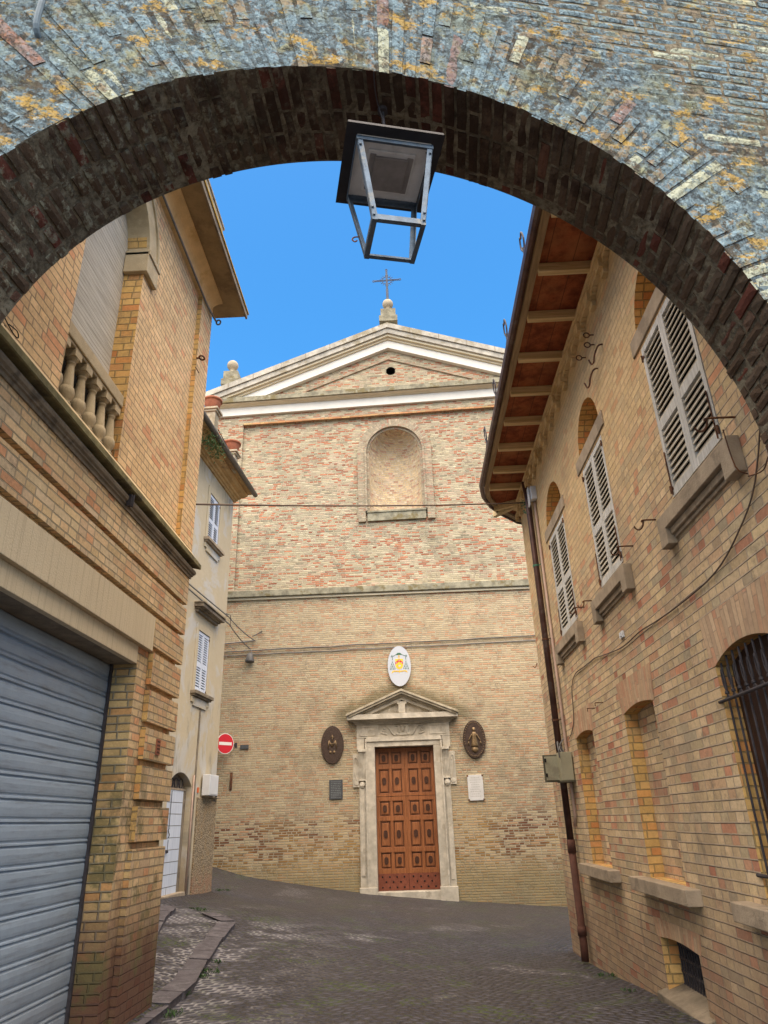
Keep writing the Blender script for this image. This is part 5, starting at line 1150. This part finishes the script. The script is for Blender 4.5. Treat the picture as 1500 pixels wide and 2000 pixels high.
mb=MB(); B(mb,-1.22,.84,-.3,.055,.12,.3); mb.build('threshold',m_stone,ch,bev=.01)
# ---- doors
m_kick=plain('red_kickboard',(.20,.06,.032),.5,.25,14,.001)
D0=.22
def fd(mb,x0,x1,z0,z1,d0,d1,mi=0): mb.box(x0,x1,z0,z1,d0,d1,FCb,mi)
cols=[(-.955,-.19),(-.19,.575)]
def panels(x0,x1,rows,zlo,zhi,kick=None,lab=None):
    mb=MB(); st=.075; mid=.05; cw=(x1-x0-2*st-mid*1.0)/2
    xs_=[(x0+st,x0+st+cw),(x1-st-cw,x1-st)]
    fd(mb,x0+.002,x1-.002,zlo,zhi,D0+.045,D0+.06,1)
    fd(mb,x0+.002,x0+st,zlo,zhi,D0,D0+.045); fd(mb,x1-st,x1-.002,zlo,zhi,D0,D0+.045); fd(mb,xs_[0][1],xs_[1][0],zlo,zhi,D0,D0+.045)
    zz=[zlo]+[q for r_ in sorted(rows) for q in r_]+[zhi]
    for k in range(0,len(zz),2): 
        for a,b in xs_: fd(mb,a,b,zz[k],zz[k+1],D0+.0,D0+.045)
    for a,b in xs_:
        for (c_,d_) in rows:
            w_=.018
            for q in ((a,b,c_,c_+w_),(a,b,d_-w_,d_),(a,a+w_,c_+w_,d_-w_),(b-w_,b,c_+w_,d_-w_)): fd(mb,*q,D0+.016,D0+.045)
            fd(mb,a+.045,b-.045,c_+.045,d_-.045,D0+.016,D0+.045); fd(mb,a+.062,b-.062,c_+.062,d_-.062,D0+.006,D0+.016)
    o=mb.build('door_leaf',[m_door,m_door_shade],ch,bev=.003)
    for a,b in xs_:
        for (c_,d_) in rows:
            mb=MB(); m_x,m_z=(a+b)/2,(c_+d_)/2; rx,rz=.055,.095 if d_-c_>.4 else .085
            pts=[(m_x+rx*math.cos(t)*(1-.07*math.cos(4*t)),m_z+rz*math.sin(t)*(1-.05*math.cos(4*t))) for t in [k*math.pi/12 for k in range(24)]]
            mb.prism(pts,lambda x,z,d:FCb(x,z,d),D0-.012,D0+.005); mb.build('carved_rosette',m_doord,o)
    return o,xs_
for (x0,x1) in cols:
    panels(x0,x1,[(2.97,3.30),(2.27,2.87)],2.205,3.385)
    lo_,xs_=panels(x0,x1,[(1.73,2.10),(1.01,1.63),(.53,.91)],.43,2.195)
    mb=MB(); fd(mb,x0+.004,x1-.004,.06,.43,D0-.01,D0+.02)
    for r_,n_,of in ((.13,4,.0),(.25,3,.09),(.36,4,.0)):
        for k in range(n_):
            x=x0+.11+of+k*.18; mb.lathe([(.0,-.02),(.018,-.012),(.022,.0)],(0,0,0),8,lambda X_,Y_,Z_,x=x,r_=r_:FCb(x+X_,r_+Y_,D0-.01+Z_),1)
    mb.build('kick_plate',[m_kick,m_black],ch)
mb=MB(); fd(mb,-.955,.575,.05,3.4,D0+.062,D0+.08); mb.build('door_backing',m_black,ch)
# ---- things on the church wall
def disc(mb,x,z,rx,rz,d0,d1,N=40,mi=0):
    pts=[(x+rx*math.cos(2*math.pi*k/N),z+rz*math.sin(2*math.pi*k/N)) for k in range(N)]; mb.prism(pts,lambda a,b,d:FCb(a,b,d),d0,d1,mi)
def polyp(mb,pts,d0,d1,mi=0): mb.prism(pts,lambda a,b,d:FCb(a,b,d),d0,d1,mi)
ca=thing('coat_of_arms_plaque','white oval plaque with green, gold and red bishop arms above the portal','plaque',(-.23,19.1,5.5))
ex,ez=-.225,5.48
mb=MB(); disc(mb,ex,ez,.315,.545,-.10,-.075); mb.build('oval_board',m_enamel,ca)
mb=MB(); mb.tube([FCb(ex,ez+.3,0),FCb(ex,ez+.3,-.08)],.015,6); mb.tube([FCb(ex,ez-.3,0),FCb(ex,ez-.3,-.08)],.015,6); mb.build('bracket',m_iron,ca)
d0,d1=-.104,-.101
mb=MB()
polyp(mb,[(ex-.11,ez+.30),(ex+.11,ez+.30),(ex+.06,ez+.33),(ex+.04,ez+.355),(ex-.04,ez+.355),(ex-.06,ez+.33)],d0,d1)
for s in (-1,1):
    mb.tube(smoothpts([FCb(ex+s*.1,ez+.30,-.102),FCb(ex+s*.16,ez+.27,-.102),FCb(ex+s*.20,ez+.29,-.102),FCb(ex+s*.21,ez+.25,-.102),FCb(ex+s*.18,ez+.25,-.102),FCb(ex+s*.185,ez+.16,-.102)],4),.0065,5)
    for row,(cnt,zz_) in enumerate(((1,.12),(2,.06),(3,0.0),(4,-.06))):
        for k in range(cnt): 
            xx=ex+s*.185+(k-(cnt-1)/2)*.042; polyp(mb,[(xx-.011,ez+zz_-.035),(xx+.011,ez+zz_-.035),(xx+.004,ez+zz_+.018),(xx-.004,ez+zz_+.018)],d0,d1)
mb.build('hat_and_tassels',m_eg,ca)
mb=MB(); polyp(mb,[(ex-.105,ez+.19),(ex+.105,ez+.19),(ex+.105,ez+.02),(ex+.09,ez-.04),(ex+.05,ez-.075),(ex,ez-.09),(ex-.05,ez-.075),(ex-.09,ez-.04),(ex-.105,ez+.02)],d0-.001,d1)
mb.box(ex-.008,ex+.008,ez+.19,ez+.30,d0,d1,FCb); mb.box(ex-.03,ex+.03,ez+.24,ez+.252,d0,d1,FCb); mb.box(ex-.02,ex+.02,ez+.27,ez+.28,d0,d1,FCb); mb.box(ex-.006,ex+.006,ez-.2,ez-.09,d0,d1,FCb)
polyp(mb,[(ex-.22,ez-.20),(ex-.15,ez-.155),(ex,ez-.165),(ex+.15,ez-.155),(ex+.22,ez-.19),(ex+.20,ez-.14),(ex+.15,ez-.12),(ex,ez-.13),(ex-.15,ez-.12),(ex-.2,ez-.14)],d0-.0005,d1-.0005)
mb.build('shield_and_ribbon',m_ey,ca)
mb=MB(); polyp(mb,[(ex-.105,ez+.04),(ex,ez+.12),(ex+.105,ez+.04),(ex+.105,ez+.10),(ex,ez+.18),(ex-.105,ez+.10)],d0-.003,d0-.0015); mb.build('red_chevron',m_er,ca)
mb=MB()
for (x,z) in ((ex,ez+.145),(ex-.07,ez+.085),(ex+.07,ez+.085)): 
    polyp(mb,[(x+(.020 if k%2==0 else .009)*math.cos(k*math.pi/5+math.pi/2),z+(.020 if k%2==0 else .009)*math.sin(k*math.pi/5+math.pi/2)) for k in range(10)],d0-.005,d0-.0035)
disc(mb,ex+.008,ez-.0,.032,.024,d0-.003,d0-.0015,14); mb.build('shield_charges',m_enamel,ca)
mb=MB(); mb.box(ex-.04,ex-.032,ez-.04,ez+.03,d0-.003,d0-.0015,FCb)
for k in range(13): 
    if k!=6: mb.box(ex-.145+k*.024,ex-.133+k*.024,ez-.150,ez-.138,d0-.003,d0-.0015,FCb)
mb.build('motto_lettering',m_ek,ca)
# medallions
def medal(x,z,lab,kind):
    o=thing('bronze_medallion',lab,'medallion',(x,19.15,z),'oval bronze medallions beside the portal')
    mb=MB(); disc(mb,x,z,.295,.475,-.07,-.0); mb.build('oval_plate',m_bronze,o,bev=.008)
    mb=MB()
    bb=lambda X_,Z_,rx,rz,ry=.02: mb.lathe([(math.sin(t),math.cos(t)) for t in [math.pi*k/7 for k in range(8)]],(0,0,0),12,lambda a,b,c:FCb(X_+a*rx,Z_+c*rz,-.07+b*ry))
    if kind:
        # letter M crossed by a bar with a cross on top, two hearts below
        for (p,q) in (((-.11,-.10),(-.085,.10)),((-.085,.10),(0,-.06)),((0,-.06),(.085,.10)),((.085,.10),(.11,-.10))): mb.tube([FCb(x+p[0],z+p[1],-.078),FCb(x+q[0],z+q[1],-.078)],.014,6)
        mb.tube([FCb(x-.12,z+.02,-.078),FCb(x+.06,z+.02,-.078)],.008,6); mb.tube([FCb(x,z+.06,-.078),FCb(x,z+.24,-.078)],.012,6); mb.tube([FCb(x-.055,z+.185,-.078),FCb(x+.055,z+.185,-.078)],.012,6)
        for s in (-1,1): bb(x+s*.05,z-.19,.035,.04,.022)
        mb.build('monogram_relief',m_gilt,o,smooth=True); mb=MB()
        for k in range(12): t=2*math.pi*k/12; bb(x+.245*math.cos(t),z+.41*math.sin(t),.014,.014,.015)
        mb.build('star_border',m_bronze,o)
    else:
        mb.lathe([(.085,-.20),(.09,-.14),(.075,-.05),(.062,.05),(.07,.12),(.05,.17),(.02,.19)],(0,0,0),14,lambda a,b,c:FCb(x+a,z+c,-.07+b*.45))
        bb(x,z+.235,.035,.045,.035); bb(x,z+.25,.05,.05,.02)
        for s in (-1,1): 
            mb.tube(smoothpts([FCb(x+s*.06,z+.12,-.085),FCb(x+s*.12,z+.02,-.09),FCb(x+s*.15,z-.03,-.085)],4),.017,6)
            for k in range(3): mb.tube([FCb(x+s*.15,z-.04,-.08),FCb(x+s*(.13+.035*k),z-.17,-.075)],.005,5)
        bb(x,z-.26,.09,.08,.04)
        mb.build('madonna_relief',m_gilt,o,smooth=True); mb=MB()
        for k in range(40): 
            t=2*math.pi*k/40+random.uniform(-.03,.03); bb(x+.255*math.cos(t),z+.425*math.sin(t),.016,.012,.014)
        mb.build('lettered_border',m_gilt,o)
medal(-2.06,3.50,'dark bronze oval medallion with a gilt M monogram left of the portal',True); medal(1.655,3.51,'bronze oval medallion with a standing robed figure right of the portal',False)
pq=thing('dark_plaque','small dark slate plaque with rows of lettering left of the portal','plaque',(-1.97,19.2,2.4)); mb=MB(); mb.box(-2.145,-1.80,2.17,2.64,-.03,0,FCb); mb.build('slab',m_slate,pq,bev=.004)
mb=MB()
for k in range(10):
    x=-2.10; z=2.59-k*.042
    while x<-1.86:
        w_=random.uniform(.015,.05); mb.box(x,min(x+w_,-1.85),z-.008,z+.006,-.0325,-.0302,FCb); x+=w_+.014
mb.build('lettering',m_slatel,pq)
pq=thing('marble_plaque','white marble plaque with faint lettering right of the portal','plaque',(1.6,19.2,2.35)); mb=MB(); mb.box(1.40,1.79,2.03,2.64,-.04,0,FCb); mb.build('slab',m_marble,pq,bev=.006)
mb=MB()
for k in range(9):
    x=1.45+random.uniform(0,.05); z=2.57-k*.055
    while x<1.72-random.uniform(0,.06):
        w_=random.uniform(.015,.045); mb.box(x,x+w_,z-.007,z+.007,-.0422,-.0402,FCb); x+=w_+.014
mb.build('lettering',m_ink,pq)
mb=MB()
for x in(1.405,1.785):
    for z in (2.05,2.62): mb.box(x-.02,x+.02,z-.02,z+.02,-.045,-.0405,FCb)
mb.build('corner_clip',m_rust,pq)
# no entry sign
sg_=thing('no_entry_sign','round red no entry sign with white bar bracketed to the church wall','road sign',(-4.78,18.95,3.58))
an=R(47); sn=Vector((math.sin(an),-math.cos(an),0)); se=Vector((math.cos(an),math.sin(an),0))
sc_=Vector((-4.80,18.80,3.585))
def SF(x,z,d): p=sc_+se*x+sn*d; return (p.x,p.y,p.z+z)
def sdisc(mb,r_,d0,d1,N=32): mb.prism([(r_*math.cos(2*math.pi*k/N),r_*math.sin(2*math.pi*k/N)) for k in range(N)],lambda a,b,d:SF(a,b,d),d0,d1)
mb=MB(); sdisc(mb,.255,-.012,.0); mb.build('rim',m_signW,sg_)
mb=MB(); sdisc(mb,.24,.0005,.003); mb.build('red_disc',m_signR,sg_)
mb=MB(); mb.box(-.19,.19,-.038,.038,.0035,.006,SF); mb.build('white_bar',m_signW,sg_)
mb=MB(); mb.tube([SF(0,.0,-.012),SF(.12,0,-.05),(-4.62,19.22,3.58)],.014,8); mb.box(-4.65,-4.59,19.19,19.22,3.52,3.64); mb.build('bracket',m_iron,sg_)
mb=MB(); mb.box(-4.50,-4.28,3.47,3.58,-.04,0,FCb); tag(mb.build('small_grey_box',m_slate,bev=.006),'small grey rectangular plate to the right of the no entry sign','plate')
mb=MB(); mb.box(-4.73,-4.665,2.47,2.90,-.02,0,FCb); mb.tube([FCb(-4.70,2.86,-.02),FCb(-4.70,2.70,-.07),FCb(-4.70,2.5,-.03)],.018,6); tag(mb.build('iron_staple',m_rust),'rusty vertical iron staple in the church wall below the no entry sign','staple')
sr=thing('wall_siren','small grey siren hanging under the cables on the church wall','siren',(-4.3,19.1,5.85)); mb=MB(); mb.lathe([(.03,.16),(.09,.12),(.10,.02),(.13,-.06),(.12,-.10),(.0,-.10)],(-4.33,19.08,5.83),16); mb.build('horn',m_lead,sr,smooth=True)
mb=MB(); mb.tube([(-4.33,19.22,6.0),(-4.33,19.08,6.0),(-4.33,19.08,5.95)],.015,6); mb.build('bracket',m_iron,sr)
mb=MB(); hx_=3.50; mb.tube(smoothpts([(hx_,19.22,5.40),(hx_,19.08,5.40),(hx_-.03,19.06,5.33),(hx_-.08,19.06,5.28),(hx_-.13,19.06,5.33)],5),.012,6); tag(mb.build('church_hook',m_rust),'small dark hook on the church wall beside the right house corner','hook')
# cables
def sag(a,b,s,n=16): a=Vector(a);b=Vector(b); return [a+(b-a)*(k/n)-Vector((0,0,s*4*(k/n)*(1-k/n))) for k in range(n+1)]
def wav(x0,x1,z0,z1,y,am,n=40): return [(x0+(x1-x0)*k/n,y,z0+(z1-z0)*k/n+am*mnoise.noise(Vector((k*.37,z0,0)))) for k in range(n+1)]
mb=MB(); mb.tube(wav(-5.3,5.2,6.06,6.20,19.19,.02),.011,6); mb.tube(wav(-5.3,5.2,6.07,6.20,19.165,.03),.007,6); tag(mb.build('facade_cable',m_cableg),'upper of the two grey cables running across the church facade','cable','cables across the church facade')
mb=MB(); mb.tube(wav(-5.3,5.2,5.95,6.07,19.19,.02),.012,6); tag(mb.build('facade_cable',m_cableg),'lower of the two grey cables running across the church facade','cable','cables across the church facade')
mb=MB(); mb.tube([(-5.3,19.18,6.28),(-4.25,19.18,6.35)],.018,6); tag(mb.build('cable_stub',m_cableg),'short cable stub above the left end of the facade cables','cable')
mb=MB(); mb.tube(sag(FP(9,6.30,-.06),FP(.0,6.33,-.06),.02),.016,6); mb.tube(sag(FP(0,6.33,-.06),(-4.22,19.17,6.34),.05),.014,6)
tag(mb.build('house_cable',m_cableg),'upper grey cable running past the hooded window to the church','cable','cables along the rendered house')
mb=MB(); mb.tube(sag(FP(9,6.16,-.26),FP(.05,6.13,-.10),.02),.016,6); mb.tube(sag(FP(.05,6.13,-.1),(-4.35,19.17,6.12),.05),.014,6); mb.tube(smoothpts([(-4.35,19.16,6.12),(-4.28,19.12,5.98),(-4.3,19.1,5.92)],4),.010,5); mb.tube(smoothpts([(-4.8,18.6,6.12),(-4.6,18.8,5.98),(-4.35,19.1,6.12)],4),.006,5)
tag(mb.build('house_cable',m_cableg),'lower grey cable over the window hood leading down to the siren','cable','cables along the rendered house')
mb=MB(); mb.tube([(-4.05,19.22,6.62),(-4.18,19.1,6.50),(-4.28,19.05,6.44)],.014,6); mb.tube([FP(.05,6.40,0),FP(.03,6.36,-.12),FP(.02,6.08,-.12)],.010,6); tag(mb.build('cable_bracket',m_iron),'iron cable bracket where the house cables meet the church','bracket')
mb=MB(); mb.tube(sag((-2.50,7.70,5.23),(2.33,11.85,6.92),.04,24),.012,6); tag(mb.build('overhead_cable',m_cable),'single dark cable slung across the street in front of the church niche','cable')
# weeds
W=[]
for x,y,n in ((-2.34,7.6,3),(-2.40,9.2,4),(-2.5,9.7,4),(-2.45,8.2,3),(-3.0,10.0,2),(-3.3,12.75,4),(-3.7,13.2,4),(-2.75,11.6,1),(2.3,10.4,2),(2.2,8.9,1),(-4.2,16.9,3),(.6,19.0,1),(-.6,19.05,1)):
    W+=[(x+random.uniform(-.12,.12),y+random.uniform(-.15,.15)) for _ in range(n)]
mb=MB()
for x,y in W:
    for _ in range(26):
        cx_,cy_=x+random.gauss(0,.03),y+random.gauss(0,.04); z=gz(cx_,cy_)+.0; s=random.uniform(.015,.04); t=random.random()*6.28; dx,dy=math.cos(t),math.sin(t)
        mb.add([(cx_,cy_,z),(cx_+dx*s*.5-dy*s*.2,cy_+dy*s*.5+dx*s*.2,z+s*.8),(cx_+dx*s,cy_+dy*s,z+s*1.1),(cx_+dx*s*.5+dy*s*.2,cy_+dy*s*.5-dx*s*.2,z+s*.8)],[(0,1,2,3)])
wd=tag(mb.build('weeds',m_green),'scattered green weeds in the paving joints along kerb and walls','weeds'); wd['kind']='stuff'
tuft('arch_weed','tiny sprig at the left house parapet edge','plant',[(-2.10,6.15,8.66),(-2.08,5.8,8.68)],30,.02,.03) if False else None
